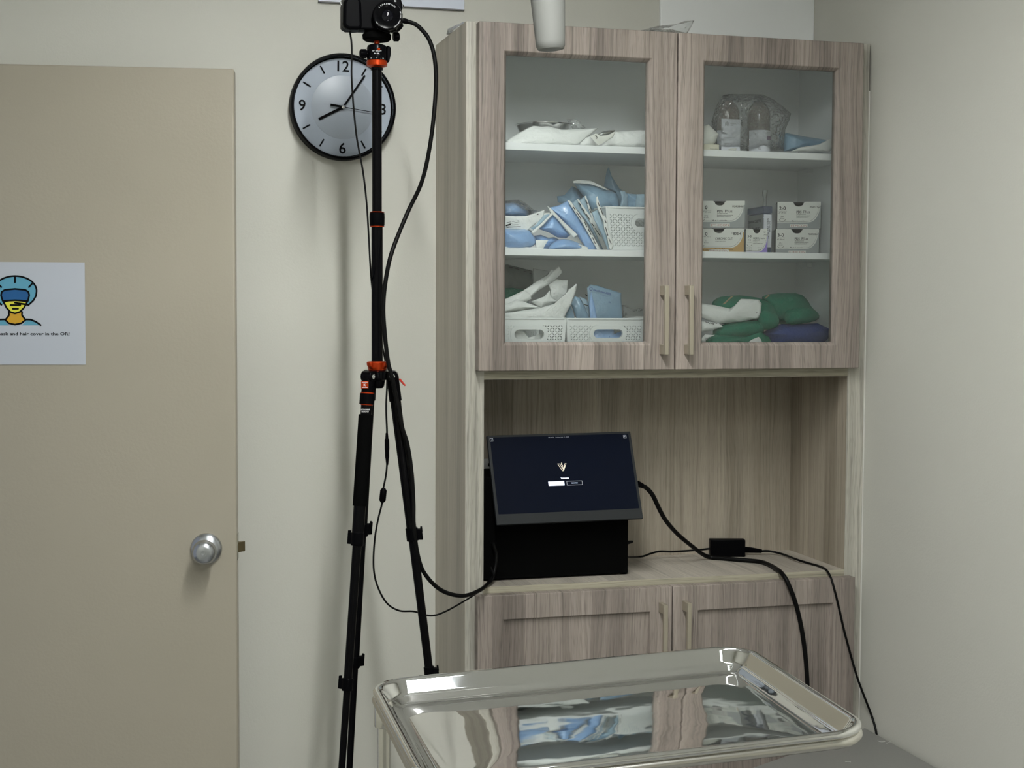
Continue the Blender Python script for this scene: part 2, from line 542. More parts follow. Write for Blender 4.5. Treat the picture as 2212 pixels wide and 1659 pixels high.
obj('latch_plate', G().box(lx-0.0005, kz-0.028, -0.034, lx+0.002, kz+0.03, -0.006, M=DM), M_steelpipe, door, bevel=0.001)
gl = G()
gl.prism([DM @ Vector(q) for q in ((lx, kz-0.011, -0.030), (lx+0.016, kz-0.011, -0.030), (lx+0.016, kz-0.011, -0.024), (lx+0.002, kz-0.011, -0.010), (lx, kz-0.011, -0.010))], (0, 0, 0.022))
obj('latch_bolt', gl, M_brass, door, bevel=0.0008)

# notice on the door
c00, c10 = door_hit(33, 788), door_hit(185.5, 788)
half = c10[0]-c00[0]
cx_ = c00[0]
zb, zt = door_hit(186, 787.5)[1], door_hit(184, 567)[1]
SM = DM @ T(cx_, zb, 0.0008)
g = G().box(-half, 0, 0, half, zt-zb, 0.0006, M=SM)
sign = tag(obj('paper_notice', g, M_paper), 'white paper notice with a masked head picture stuck on the beige door', 'notice')
def dpt(X, Y, up):                      # picture coordinates of the notice crop
    a, z = door_hit(X/5.53, 520+Y/5.53)
    return DM @ Vector((a, z, up))
def dshape(g, pts, up, mi): 
    g.add([dpt(X, Y, up) for X, Y in pts], [tuple(range(len(pts)))], mi)
def dstroke(g, pts, wd, up, mi, closed=False):
    n = len(pts)
    for i in range(n if closed else n-1):
        a, b = Vector(pts[i]), Vector(pts[(i+1) % n])
        d = (b-a); nn = Vector((-d.y, d.x)).normalized()*wd/2
        dshape(g, [tuple(a+nn), tuple(b+nn), tuple(b-nn), tuple(a-nn)], up, mi)
    for q in pts:
        dshape(g, [(q[0]+wd/2*math.cos(k*math.pi/6), q[1]+wd/2*math.sin(k*math.pi/6)) for k in range(12)], up+0.00002, mi)
def ell(cx, cy, rx, ry, a0, a1, n=24):
    return [(cx+rx*math.cos(math.radians(a0+(a1-a0)*i/n)), cy+ry*math.sin(math.radians(a0+(a1-a0)*i/n))) for i in range(n+1)]
g = G()
cap_o = ell(182, 600, 258, 178, -180, 0)+[(432, 660), (400, 715), (345, 765), (182, 740), (20, 765), (-36, 715), (-68, 660)]
dshape(g, cap_o, 0.0015, 0)
vis = [(35, 720), (15, 650), (25, 610), (60, 588), (182, 576), (305, 588), (340, 610), (352, 650), (335, 722), (182, 712)]
dshape(g, vis, 0.0017, 1)
msk = [(45, 730), (110, 716), (182, 712), (255, 716), (328, 730), (290, 800), (240, 850), (182, 868), (125, 850), (80, 800)]
dshape(g, msk, 0.0017, 2)
dshape(g, [(115, 850), (182, 872), (262, 850), (265, 890), (308, 945), (260, 985), (182, 1000), (105, 985), (66, 945), (112, 890)], 0.0016, 3)
dshape(g, [(310, 940), (370, 940), (430, 965), (490, 1010), (260, 1012), (300, 975)], 0.0015, 0)
dshape(g, [(-130, 1012), (-70, 965), (-5, 940), (62, 940), (75, 975), (110, 1012)], 0.0015, 0)
obj('printed_picture', g, [M_teal, M_visor, M_yellow, M_ochre], sign)
g = G()
K = 21
dstroke(g, cap_o[:29]+[(345, 768)], K, 0.0020, 0)
dstroke(g, [(20, 765), (-36, 715), (-68, 660), (-75, 600)], K, 0.0020, 0)
dstroke(g, vis, K, 0.0021, 0, True)
dstroke(g, msk, K, 0.0022, 0, True)
dstroke(g, [(107, 850), (110, 890), (66, 945), (105, 985), (182, 1002), (260, 985), (308, 945), (265, 890), (266, 850)], K, 0.0020, 0)
dstroke(g, [(310, 940), (370, 942), (430, 967), (488, 1008)], K, 0.0020, 0)
dstroke(g, [(62, 940), (0, 942), (-70, 967)], K, 0.0020, 0)
dstroke(g, [(182, 430), (182, 495)], K, 0.0021, 0)
dstroke(g, [(385, 515), (348, 553)], K, 0.0021, 0)
dstroke(g, [(-20, 515), (18, 553)], K, 0.0021, 0)
dstroke(g, [(130, 768), (245, 768)], K, 0.0024, 0)
dstroke(g, [(157, 812), (218, 812)], K, 0.0024, 0)
obj('picture_outline', g, M_ink, sign)
g = G()
a0, z0 = door_hit(-40/5.53, 520+1128/5.53)
a1, _ = door_hit(832/5.53, 520+1132/5.53)
_, z1 = door_hit(700/5.53, 520+1132/5.53); _, z2 = door_hit(700/5.53, 520+1097/5.53)
put_text(g, 'mask and hair cover in the OR!', DM @ T(a0, z0, 0.0016), (z2-z1), a1-a0, bold=0.022)
obj('printed_text', g, M_ink, sign)

# board above the clock
p0, p1 = P(687.7, 2, D-0.006), P(1003, 22, D-0.006)
g = G().box(p0.x, D-0.008, p1.z, p1.x, D-0.0005, p1.z+0.42)
bd = tag(obj('wall_board', g, M_board, bevel=0.001), 'pale blue white board above the clock, cut off by the top edge', 'board')
obj('bottom_edge', G().box(p0.x, D-0.0095, p1.z-0.0015, p1.x, D-0.001, p1.z+0.0008), M_greyink, bd)

# ------------------------------------------------------------------ wall clock
cc = P(743, 230, D-0.036)
rr = (P(858.5, 230, D-0.036)-P(631, 230, D-0.036)).length/2
CM = frame((cc.x, D, cc.z), (math.cos(0.012), 0, -math.sin(0.012)), (math.sin(0.012), 0, math.cos(0.012)))
clock = thing('wall_clock', 'round black rimmed wall clock with a pale blue white dial', 'clock', (cc.x, D, cc.z-rr))
obj('rim', G().lathe([(rr*0.97, 0), (rr*1.0, 0.004), (rr*1.0, 0.034), (rr*0.985, 0.0395), (rr*0.955, 0.040), (rr*0.945, 0.037), (rr*0.942, 0.020), (rr*0.90, 0.018), (0.0, 0.018)], CM, 72, cap=False), M_black, clock, smooth=True)
dial = obj('dial', G().lathe([(rr*0.943, 0.019), (0, 0.019)], CM, 72, cap=False), M_face, clock)
obj('inner_disc', G().lathe([(rr*0.60, 0.0190), (rr*0.60, 0.0194), (rr*0.592, 0.0197), (0, 0.0197)], CM, 72, cap=False), M_face2, dial, smooth=True)
for h, s in ((12, '12'), (3, '3'), (6, '6'), (9, '9')):
    a = math.radians(h*30)
    g = G()
    put_text(g, s, CM @ T(math.sin(a)*rr*0.77-0.0, math.cos(a)*rr*0.77-rr*0.095, 0.0200), rr*0.20, align='c', bold=0.012)
    obj('numeral', g, M_ink, dial)
for h in (1, 2, 4, 5, 7, 8, 10, 11):
    R_ = Matrix.Rotation(-math.radians(h*30), 4, 'Z')
    obj('hour_mark', G().box(-rr*0.014, rr*0.71, 0.0198, rr*0.014, rr*0.87, 0.0205, M=CM @ R_), M_ink, dial)
def hand(name, deg, l0, l1, w0, h, m=M_black):
    R_ = Matrix.Rotation(-math.radians(deg), 4, 'Z')
    return obj(name, G().box(-w0/2, -l0, h, w0/2, l1, h+0.0012, M=CM @ R_), m, clock)
hand('hour_hand', 241.5, 0.006, rr*0.52, rr*0.05, 0.0225)
hand('minute_hand', 33.5, 0.006, rr*0.74, rr*0.035, 0.0245)
sh = hand('second_hand', 97, 0, rr*0.64, rr*0.012, 0.0265)
g = G().box(-rr*0.02, -rr*0.245, 0.0265, rr*0.02, 0, 0.0277, M=CM @ Matrix.Rotation(-math.radians(97), 4, 'Z'))
obj('counterweight', g, M_black, sh)
obj('centre_pin', G().lathe([(rr*0.035, 0.0265), (rr*0.035, 0.029), (rr*0.015, 0.0305), (0, 0.0308)], CM, 20, cap=False), M_chrome, clock, smooth=True)
obj('glass_cover', G().lathe([(rr*0.944, 0.034), (rr*0.944, 0.0355), (0, 0.0355)], CM, 48, cap=False), M_clockglass, clock)

# ------------------------------------------------------------------ storage cabinet
ZT, ZOT, ZOB, ZDB, ZLD, ZDT = 2.107, 1.3351, 0.8761, 1.3544, 0.8629, 2.1025
TD = -0.0302
DB = 0.2889
XOL, XOR = 0.0418, 0.922
cab = thing('storage_cabinet', 'tall grey oak cabinet with two glass doors above an open niche', 'cabinet', (W/2, 0.15, 0))
obj('side_panel', G().box(0, 0.0008, 0.0, 0.034, D, ZT), M_woodside, cab, bevel=0.0008)
obj('side_panel', G().box(W-0.034, 0.0008, 0.0, W, D, ZT), M_woodside, cab, bevel=0.0008)
g = G().box(0.0005, 0, 0, 0.0335, 0.0012, ZT-0.0005).box(W-0.0335, 0, 0, W-0.0005, 0.0012, ZT-0.0005)
g.box(0.0336, 0, ZLD-0.02, XOL, 0.0012, ZDB).box(XOR, 0, ZLD-0.02, W-0.0336, 0.0012, ZDB)
obj('edge_band', g, M_edgev, cab)
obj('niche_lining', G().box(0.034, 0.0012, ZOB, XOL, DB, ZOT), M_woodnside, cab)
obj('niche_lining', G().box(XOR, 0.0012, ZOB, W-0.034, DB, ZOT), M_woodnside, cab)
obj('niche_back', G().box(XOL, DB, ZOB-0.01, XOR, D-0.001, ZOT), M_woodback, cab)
bot = obj('upper_floor', G().box(0.034, 0.001, ZOT, W-0.034, D-0.001, ZDB+0.001), M_white, cab)
obj('edge_band', G().box(XOL, 0, ZOT, XOR, 0.0015, ZDB+0.001), M_edgeh, bot)
obj('niche_ceiling', G().box(XOL, 0.0012, ZOT-0.001, XOR, DB, ZOT+0.0005), M_woodtop, cab)
wt = obj('worktop', G().box(0.034, 0.0012, ZOB-0.019, W-0.034, DB, ZOB), M_woodtop, cab)
obj('edge_band', G().box(XOL, -0.0002, ZOB-0.019, XOR, 0.0015, ZOB+0.0002), M_edgeh, wt)
obj('top_panel', G().box(0.034, 0.001, ZT-0.018, W-0.034, D-0.001, ZT), M_woodtop, cab)
g = G().box(0.034, 0.004, ZDB, 0.0355, DB, ZT-0.018).box(W-0.0355, 0.004, ZDB, W-0.034, DB, ZT-0.018)
g.box(0.034, DB, ZDB, W-0.034, DB+0.003, ZT-0.018).box(0.034, 0.004, ZT-0.0195, W-0.034, DB, ZT-0.018)
obj('interior_lining', g, M_white, cab)
for z0, z1 in ((1.8376, 1.853), (1.607, 1.622)):
    s = obj('shelf', G().box(0.0355, 0.02, z0, W-0.0355, DB-0.001, z1), M_white, cab, bevel=0.0008)
    for x in (0.042, W-0.042):
        for y in (0.0675, 0.2125):
            obj('shelf_pin', G().box(x-0.007, y-0.0075, z0-0.012, x+0.007, y+0.0075, z0), M_white, s)
obj('lower_back', G().box(0.034, D-0.01, 0.06, W-0.034, D-0.002, ZOB-0.02).box(0.034, 0.01, 0.06, W-0.034, D-0.01, 0.078), M_white, cab)
def rect_ring(g, rings, mi=0, close_back=False):
    """rings: (x0,z0,x1,z1,y) joined one to the next"""
    o = len(g.v)
    vs, fs = [], []
    for x0, z0, x1, z1, y in rings:
        vs += [(x0, y, z0), (x1, y, z0), (x1, y, z1), (x0, y, z1)]
    for i in range(len(rings)-1):
        for k in range(4):
            fs.append((i*4+k, i*4+(k+1) % 4, (i+1)*4+(k+1) % 4, (i+1)*4+k))
    g.add(vs, fs, mi)
YBK = -0.004
def glass_door(x0, x1, tl, tr, bl, br, hx, name='glass_door'):
    q = [P(*c, TD) for c in (tl, tr, bl, br)]
    ix0, ix1 = (q[0].x+q[2].x)/2, (q[1].x+q[3].x)/2
    iz1, iz0 = (q[0].z+q[1].z)/2, (q[2].z+q[3].z)/2
    b = 0.0068
    g = G()
    rect_ring(g, [(x0, ZDB, x1, ZDT, YBK), (x0, ZDB, x1, ZDT, TD), (ix0, iz0, ix1, iz1, TD), (ix0+b, iz0+b, ix1-b, iz1-b, TD+0.011),
                  (ix0+b, iz0+b, ix1-b, iz1-b, YBK), (x0, ZDB, x1, ZDT, YBK)])
    d = obj(name, g, M_woodv, cab, bevel=0.0015)
    obj('glass_pane', G().box(ix0+b-0.002, TD+0.013, iz0+b-0.002, ix1-b+0.002, TD+0.017, iz1-b+0.002), M_glass, d)
    return d
def bar_handle(parent, u0, u1, v0, v1=None, L=None):
    y0 = TD-0.034
    a, b_ = P(u0, v0, y0), P(u1, v0, y0)
    zt = a.z
    zb = P((u0+u1)/2, v1, y0).z if v1 else zt-L
    xc, hw = (a.x+b_.x)/2, 0.0046
    h = obj('bar_handle', G().box(xc-hw, y0, zb, xc+hw, y0+0.009, zt).box(xc-hw, y0+0.009, zt-0.022, xc+hw, TD, zt).box(xc-hw, y0+0.009, zb, xc+hw, TD, zb+0.022), M_handle, parent, bevel=0.0008)
    return h
XG = 0.4762
d1 = glass_door(0.0215, XG-0.0016, (1089.6, 107.6), (1410.7, 127), (1087, 745.3), (1402.7, 745.7), 0)
bar_handle(d1, 1437.6, 1446.6, 616.3, 766)
d2 = glass_door(XG+0.0016, 0.9346, (1521, 130.5), (1819, 145.7), (1512.7, 746), (1803, 746), 0)
bar_handle(d2, 1491, 1500.3, 616.3, 766)
for z in (P(1803, 198, -0.01).z, P(1800, 700, -0.01).z):
    g = G().box(0.885, 0.0, z-0.012, 0.929, 0.012, z+0.012).box(0.915, 0.012, z-0.02, 0.929, 0.05, z+0.02)
    h = obj('cup_hinge', g, M_black, d2, bevel=0.001)
def panel_door(x0, x1, tl, tr):
    a, b_ = P(*tl, TD), P(*tr, TD)
    ix0, ix1, iz1 = a.x, b_.x, (a.z+b_.z)/2
    iz0 = 0.05+(ZLD-iz1)
    g = G()
    rc = 0.0085
    rect_ring(g, [(x0, 0.05, x1, ZLD, YBK), (x0, 0.05, x1, ZLD, TD), (ix0, iz0, ix1, iz1, TD), (ix0+0.002, iz0+0.002, ix1-0.002, iz1-0.002, TD+rc)])
    g.add([(ix0+0.002, TD+rc, iz0+0.002), (ix1-0.002, TD+rc, iz0+0.002), (ix1-0.002, TD+rc, iz1-0.002), (ix0+0.002, TD+rc, iz1-0.002)], [(0, 1, 2, 3)])
    g.add([(x0, YBK, 0.05), (x1, YBK, 0.05), (x1, YBK, ZLD), (x0, YBK, ZLD)], [(0, 3, 2, 1)])
    return obj('panel_door', g, M_woodv, cab, bevel=0.0012)
d3 = panel_door(0.0215, XG-0.0016, (1088, 1338), (1405, 1322))
bar_handle(d3, 1434.7, 1444, 1307.3, L=0.155)
d4 = panel_door(XG+0.0016, 0.9346, (1508, 1317.5), (1800, 1303))
bar_handle(d4, 1485.7, 1495, 1303.5, L=0.155)
# ------------------------------------------------------------------ tripod
TX, TY = -0.2212, -0.15
def zat(v): return P(816, v, TY).z
MM = 1.0/ppm((TX, TY, 1.5))                  # metres per photo pixel at the column
tri = thing('tripod', 'black camera tripod with orange collars in front of the clock', 'tripod', (TX, TY, 0))
def lz(name, prof, m, parent, seg=32, x=TX, y=TY, **k):
    """prof: (radius px, photo row), spun about the column"""
    return obj(name, G().lathe([(r*MM, zat(v)) for r, v in prof], T(x, y, 0), seg), m, parent, smooth=True, **k)
lz('lower_column', [(12.2, 792), (12.2, 470)], M_blackm, tri)
cl = lz('column_clamp', [(14.5, 489), (16, 486), (16.4, 470), (16, 461), (14, 459)], M_black, tri)
lz('clamp_ring', [(15.2, 459.5), (16.2, 458.5), (15.2, 457.5)], M_orange, cl)
lz('clamp_ring', [(15.4, 490.5), (16.0, 489.5), (15.4, 488.5)], M_orange, cl)
lz('upper_column', [(10.4, 460), (10.4, 150)], M_blackm, tri)
head = lz('ball_head', [(13, 152), (13, 147), (21, 132), (21.5, 128), (21.5, 104), (19.5, 99), (13, 96.5), (7, 95.5)], M_blackm, tri)
lz('pan_base', [(13, 147), (15, 145.5), (22, 143), (22.2, 133), (21, 131.5)], M_orange, head)
lz('ball_stem', [(6, 97), (5.8, 86)], M_orange, head)
lz('clamp_plate', [(26, 88.5), (30, 85), (31, 76), (29, 73.5), (27, 72.5), (25.5, 66), (24, 64)], M_foam, head)
def knob_side(name, u0, u1, v, r, m, parent, y, stem=True):
    a, b = P(u0, v, y), P(u1, v, y)
    M = axis(a, b-a)
    L = (b-a).length
    g = G().lathe([(r*0.85*MM, 0), (r*MM, L*0.12), (r*MM, L*0.85), (r*0.7*MM, L)], M, 20)
    for k in range(10):
        an = 2*math.pi*k/10
        g.tube([M @ Vector((r*MM*math.cos(an), r*MM*math.sin(an), L*0.12)), M @ Vector((r*MM*math.cos(an), r*MM*math.sin(an), L*0.8))], 0.0011, 6)
    return obj(name, g, m, parent, smooth=True)
knob_side('lock_knob', 792, 777, 116, 9, M_black, head, TY)
obj('knob_stem', G().tube([P(800, 116.5, TY), P(790, 116, TY)], 0.003, 12), M_chrome, head, smooth=True)
knob_side('plate_knob', 849, 863, 79.5, 9, M_black, head, TY-0.004)
q0, q1 = P(838, 100, TY), P(842, 135, TY)
g = G()
g.prism([P(836, 98, TY-0.008), P(840, 99, TY-0.008), P(845, 102, TY-0.008), P(844.5, 118, TY-0.008), P(841, 134, TY-0.008), P(836, 135, TY-0.008)], (0, 0.016, 0))
obj('pan_lever', g, M_black, head, bevel=0.002)
sp_ = P(818, 106, TY-21.5*MM)
obj('orange_button', G().lathe([(3.2*MM, -0.002), (3.2*MM, 0.001), (2.4*MM, 0.0018), (0, 0.002)], axis(sp_, CAM-sp_), 16, cap=False), M_orange, head, smooth=True)
g = G()
def head_text(s, v, h, wd, r=21.8, du=0.0):
    """lettering wrapped round the column on the side the lens faces"""
    fx = CAM-Vector((TX, TY, 0)); fx.z = 0; fx.normalize()
    a0 = math.atan2(fx.y, fx.x)
    n = len(s)
    for i, ch in enumerate(s):
        if ch == ' ': continue
        t = ((i-(n-1)/2)*wd/n+du)/r
        a_ = a0+t
        rd = Vector((math.cos(a_), math.sin(a_), 0))
        o = Vector((TX, TY, zat(v)))+rd*r*MM
        put_text(g, ch, frame(o, (-math.sin(a_), math.cos(a_), 0), (0, 0, 1)), h*MM, align='c', bold=0.01)
head_text('K&F CONCEPT', 114.6, 2.2, 21)
head_text('BH-28L', 120.5, 2.6, 12)
head_text('10 . . 0 . . 10', 129.5, 1.8, 32)
obj('printed_text', g, M_silver, head)

# column collar, hub, legs
col = lz('collar_nut', [(19, 800), (20, 797), (21, 783), (19, 780.5), (13, 780)], M_orange, tri)
g = G()
for k in range(4):
    an = math.radians(38+90*k)
    dxy = Vector((math.cos(an), math.sin(an), 0))
    M = frame(Vector((TX, TY, zat(790)))+dxy*19*MM, dxy, (0, 0, 1))
    g.prism([M @ Vector((q[0]*MM, q[1]*MM, -5.5*MM)) for q in ((-3, -9), (3.5, -4), (7, 1), (7.5, 8), (-3, 9))], M.to_3x3() @ Vector((0, 0, 11*MM)))
for_wing = obj('wing', g, M_orange, col, bevel=0.0015)
hub = lz('hub', [(12, 838), (15, 834), (17, 822), (24, 817), (25, 803), (20, 799.5), (13, 799)], M_blackm, tri)
HZ = zat(812)
TAN = 0.124
ROOT = 33*MM
def leg(az, back=False, labels=False, cables=False):
    a = math.radians(az)
    out = Vector((math.cos(a), math.sin(a), 0))
    d = (out*TAN+Vector((0, 0, -1))).normalized()
    root = Vector((TX, TY, HZ))+out*ROOT
    side = Vector((-out.y, out.x, 0))
    L = root.z/(-d.z)
    def at(v): return root+d*((HZ-zat(v))/(-d.z))
    # shoulder bracket and pivot
    M = frame(root, side, out)
    g = G()
    g.prism([Vector((TX, TY, HZ))+out*(10*MM)+side*s*12*MM+Vector((0, 0, z*MM)) for s, z in ((-1, -8), (1, -8), (1, 9), (-1, 9))], out*18*MM)
    g.tube([root-side*13*MM, root+side*13*MM], 12.5*MM, 20)
    br = obj('leg', g, M_blackm, tri, bevel=0.0012, smooth=True)
    def seg(name, v0, v1, r0, r1, m, parent=br, n=24):
        return obj(name, G().tube([at(v0), at(v1)], [r0*MM, r1*MM], n), m, parent, smooth=True)
    for s in (-1, 1):
        pc = root+side*s*13*MM
        obj('pivot_bolt', G().lathe([(6*MM, 0), (6*MM, 1.2*MM), (4.5*MM, 2*MM), (2.2*MM, 2*MM), (2.2*MM, 1*MM), (0, 1*MM)], axis(pc, side*s), 16, cap=False), M_chrome, br, smooth=True)
    seg('leg_sleeve', 812, 866, 13.2, 13.6, M_black)
    if labels:                                    # detachable leg with twist lock
        seg('lock_ring', 846, 848.5, 14.6, 14.6, M_orange)
        seg('twist_lock', 848.5, 871, 16, 16, M_black)
        seg('lock_ring', 870.5, 873, 13.2, 13.2, M_orange)
        seg('upper_tube', 866, 900, 12.2, 12.2, M_blackm)
        sl = seg('foam_grip', 893, 1085, 15.8, 15.2, M_foam)
        seg('upper_tube', 1080, 1162, 13.2, 12.8, M_blackm)
    else:
        seg('upper_tube', 864, 1142, 11.6, 10.8, M_blackm)
        lv = root+out*15*MM
        g = G()
        g.tube([lv+Vector((0, 0, -6*MM)), lv+out*4*MM+Vector((0, 0, -11*MM)), lv+out*9*MM+Vector((0, 0, -17*MM)), lv+out*13*MM+Vector((0, 0, -21*MM))], [2*MM, 2.4*MM, 2*MM, 1.6*MM], 8)
        obj('release_lever', g, M_redlever, br, smooth=True)
    def flip(v0, v1, r):
        g = G().tube([at(v0), at(v1)], [r*MM, r*MM], 20)
        o1, o2 = at(v0), at(v1)
        u_ = out if not (labels or back) else side*(-1)
        w_ = d.cross(u_).normalized()
        c = at(v0+2)
        g.prism([c+u_*4*MM+w_*6*MM, c+u_*(r+9)*MM+w_*6*MM, c+u_*(r+9)*MM-w_*6*MM, c+u_*4*MM-w_*6*MM], d*((v1-v0-4)*MM))
        fl = obj('flip_lock', g, M_black, br, bevel=0.0012)
        g = G().prism([c+u_*(r+6)*MM+w_*4*MM-d*5*MM, c+u_*(r+10)*MM+w_*4*MM-d*5*MM, c+u_*(r+10)*MM-w_*4*MM-d*5*MM, c+u_*(r+6)*MM-w_*4*MM-d*5*MM], d*12*MM)
        obj('lock_tab', g, M_black, fl, bevel=0.0008)
    flip(1140, 1168, 13.5)
    seg('middle_tube', 1160, 1445, 9.6, 9.0, M_blackm)
    flip(1440, 1466, 11.5)
    vv = 1460
    obj('lower_tube', G().tube([at(vv), root+d*(L-0.03)], [7.6*MM, 7.0*MM], 20), M_blackm, br, smooth=True)
    e = root+d*(L-0.035)
    obj('rubber_foot', G().lathe([(0.0115, 0), (0.0125, 0.006), (0.0115, 0.035), (0.009, 0.04)], T(e.x, e.y, 0.0), 20), M_rubber, br, smooth=True)
    return br, at, out, side, d
legR = leg(-14)
legB = leg(106, back=True)
legF = leg(226, labels=True)
br, at, out, side, d = legF
nf = (CAM-at(826)); nf.z = 0; nf.normalize()
xr = Vector((-nf.y, nf.x, 0))
def on_leg(v, r): return at(v)+nf*r*MM
g = G()
M = frame(on_leg(829, 14.4)-xr*7*MM, xr, (0, 0, 1))
g.box(-8*MM, -8*MM, -1.5*MM, 8*MM, 8*MM, 0.8*MM, M=M)
tgb = obj('orange_badge', g, M_orange, br, bevel=0.0008)
g = G()
put_text(g, 'K', M @ T(0, -2.5*MM, 0.9*MM), 5*MM, align='c', bold=0.02)
g.box(-6*MM, 5*MM, 0.85*MM, 6*MM, 5.8*MM, 1*MM, M=M); g.box(-6*MM, -5.8*MM, 0.85*MM, 6*MM, -5*MM, 1*MM, M=M)
obj('printed_letter', g, M_label, tgb)
g = G()
for s, v, wd in (('DETACHABLE', 882.5, 19), ('MONOPOD', 887, 15)):
    put_text(g, s, frame(on_leg(v, 12.9)-xr*2*MM, xr, (0, 0, 1)), 3.0*MM, wd*MM, 'c', bold=0.03)
obj('printed_text', g, M_silver, br)

# ------------------------------------------------------------------ camera on the tripod
cb = thing('mirrorless_camera', 'black mirrorless camera with pancake zoom on top of the tripod', 'camera', P(808, 64, TY))
CY = TY-0.012
def cpx(u, v, y): return P(u, v, y)
def slab(name, pts, y0, y1, m, parent, bev=0.003):
    g = G().prism([P(u, v, y0) for u, v in pts], (0, y1-y0, 0))
    return obj(name, g, m, parent, bevel=bev, seg=3)
body = slab('body', [(742, 8), (742, 56), (752, 62), (866, 64.5), (869, 60), (869, 6), (860, -22), (748, -26)], CY-0.014, CY+0.03, M_black, cb)
slab('hand_grip', [(742.5, 4), (741.5, 54), (752, 63), (778, 63.5), (783, 55), (781, 0), (770, -10), (750, -8)], CY-0.034, CY-0.008, M_black, body, 0.006)
slab('port_cover', [(866, 28), (870, 28.5), (870, 50), (872, 56), (868, 62), (864, 62)], CY-0.008, CY+0.02, M_black, body, 0.001)
g = G().prism([P(u, v, CY-0.036) for u, v in ((759, 20), (777, 17), (778, 34), (763, 38))], (0, 0.002, 0))
slab('foot_strip', [(756, 62), (778, 63), (776, 65), (762, 66)], CY-0.01, CY+0.02, M_black, body, 0.001)
for u, v in ((739.5, 6), (868, 14)):
    c = P(u, v, CY)
    obj('strap_lug', G().tube([c+Vector((0.0035*math.cos(a*math.pi/8), 0, 0.0045*math.sin(a*math.pi/8))) for a in range(17)], 0.0011, 8), M_chrome, body, smooth=True)
lc = P(836.5, 38.5, CY-0.014)
LM = frame(lc, (1, 0, 0), (0, 0, 1))
LM = frame(lc, (0.985, -0.17, 0), (0, 0, 1))
ln = obj('zoom_lens', G().lathe([(32*MM, 0), (32*MM, 0.008), (30.5*MM, 0.009), (31.5*MM, 0.011), (31.5*MM, 0.021), (30*MM, 0.0245), (27.5*MM, 0.026), (25*MM, 0.0255), (15*MM, 0.022), (13.5*MM, 0.0205), (12*MM, 0.020)], LM, 56, cap=False), M_blackm, cb, smooth=True, angle=30)
obj('front_element', G().lathe([(12.5*MM, 0.0195), (9*MM, 0.0215), (5*MM, 0.0225), (0, 0.023)], LM, 32, cap=False), M_lens, ln, smooth='all')
g = G()
def arc_text(s, r, a_mid, span, h):
    n = len(s)
    for i, ch in enumerate(s):
        if ch == ' ': continue
        a = math.radians(a_mid+span/2-span*i/(n-1))
        t = -a+math.pi/2
        M = LM @ T(r*MM*math.cos(a), r*MM*math.sin(a), 0.0264) @ Matrix.Rotation(a-math.pi/2, 4, 'Z')
        put_text(g, ch, M, h*MM, align='c', bold=0.02)
arc_text('E 3.5-5.6/PZ 16-50', 22.5, 92, 88, 2.7)
obj('lens_lettering', g, M_silver, ln)
g = G()
arc_text('OPTICAL STEADYSHOT', 27.2, -22, 76, 2.2)
obj('lens_lettering', g, M_silver, ln)
g = G()
arc_text('0.25m', 26.5, 222, 18, 2.2)
obj('lens_lettering', g, M_silver, ln)
g = G()
put_text(g, '\u03b1', frame(P(854, 3.8, CY-0.0152), (0.99, -0.06, 0), (0, 0, 1)), 5*MM, align='c', bold=0.01)
obj('maker_mark', g, M_silver, body)

# ------------------------------------------------------------------ cables of the camera
def cable(name, pts, r, m, label, cat='cable', n=8, group=None):
    o = obj(name, G().tube(smooth_path(pts, n), r, 10), m, smooth=True, base=pts[0])
    return tag(o, label, cat, group)
cp = [P(874, 46, CY), P(886, 48, CY), P(905, 58, CY), P(928, 88, CY), P(940, 135, CY), P(941, 200, CY), P(931, 300, CY), P(912, 390, CY+0.01), P(880, 460, CY+0.02), P(848, 540, TY-0.03),
      P(834, 600, TY-0.035), P(828, 660, TY-0.035), P(831, 720, TY-0.035), P(838, 780, TY-0.034), P(846, 812, TY-0.036), P(854, 850, TY-0.033), P(868, 920, TY-0.032), P(880, 960, TY-0.03),
      P(889, 1020, TY-0.028), P(893, 1085, TY-0.028), P(894, 1140, TY-0.030), P(904, 1205, TY-0.02), P(920, 1243, TY-0.01), P(955, 1276, TY+0.01), P(1000, 1287, TY+0.03), P(1038, 1274, TY+0.09), P(1058, 1256, 0.02), P(1067, 1238, 0.045), P(1072, 1200, 0.055), P(1064, 1172, 0.055)]
c1 = cable('video_cable', cp, 0.0044, M_rubber, 'thick black cable looping from the camera down into the cabinet niche')
a, b = P(869.5, 44, CY), P(886, 48.5, CY)
obj('plug', G().lathe([(0.0052, 0), (0.0055, 0.002), (0.0055, 0.009), (0.0042, 0.011), (0.0038, 0.017)], axis(a, b-a), 16), M_black, c1, smooth=True)
cp = [P(755, 64, CY), P(759, 90, CY), P(760, 120, CY), P(759.5, 165, CY), P(764, 235, CY), P(771, 300, CY), P(784, 370, CY), P(792, 440, CY), P(797, 520, CY), P(800, 575, TY-0.02), P(806, 640, TY+0.02), P(820, 720, TY+0.03), P(834, 790, TY+0.035),
      P(836, 830, TY+0.02), P(834, 880, TY), P(836, 935, TY), P(836, 1000, TY), P(833, 1030, TY), P(828, 1056, TY), P(826, 1084, TY), P(816, 1125, TY), P(809, 1170, TY), P(807, 1225, TY), P(815, 1265, TY), P(835, 1302, TY), P(862, 1319, TY+0.02), P(895, 1321, TY+0.035), P(930, 1330, TY+0.05), P(962, 1321, TY+0.06), P(1010, 1294, TY+0.09), P(1045, 1271, TY+0.13), P(1060, 1258, 0.012), P(1066, 1245, 0.03), P(1060, 1225, 0.05)]
c2 = cable('power_lead', cp, 0.0019, M_rubber, 'thin black lead with inline plug and ferrite hanging beside the tripod')
a, b = P(835.5, 935, TY), P(836.5, 1003, TY)
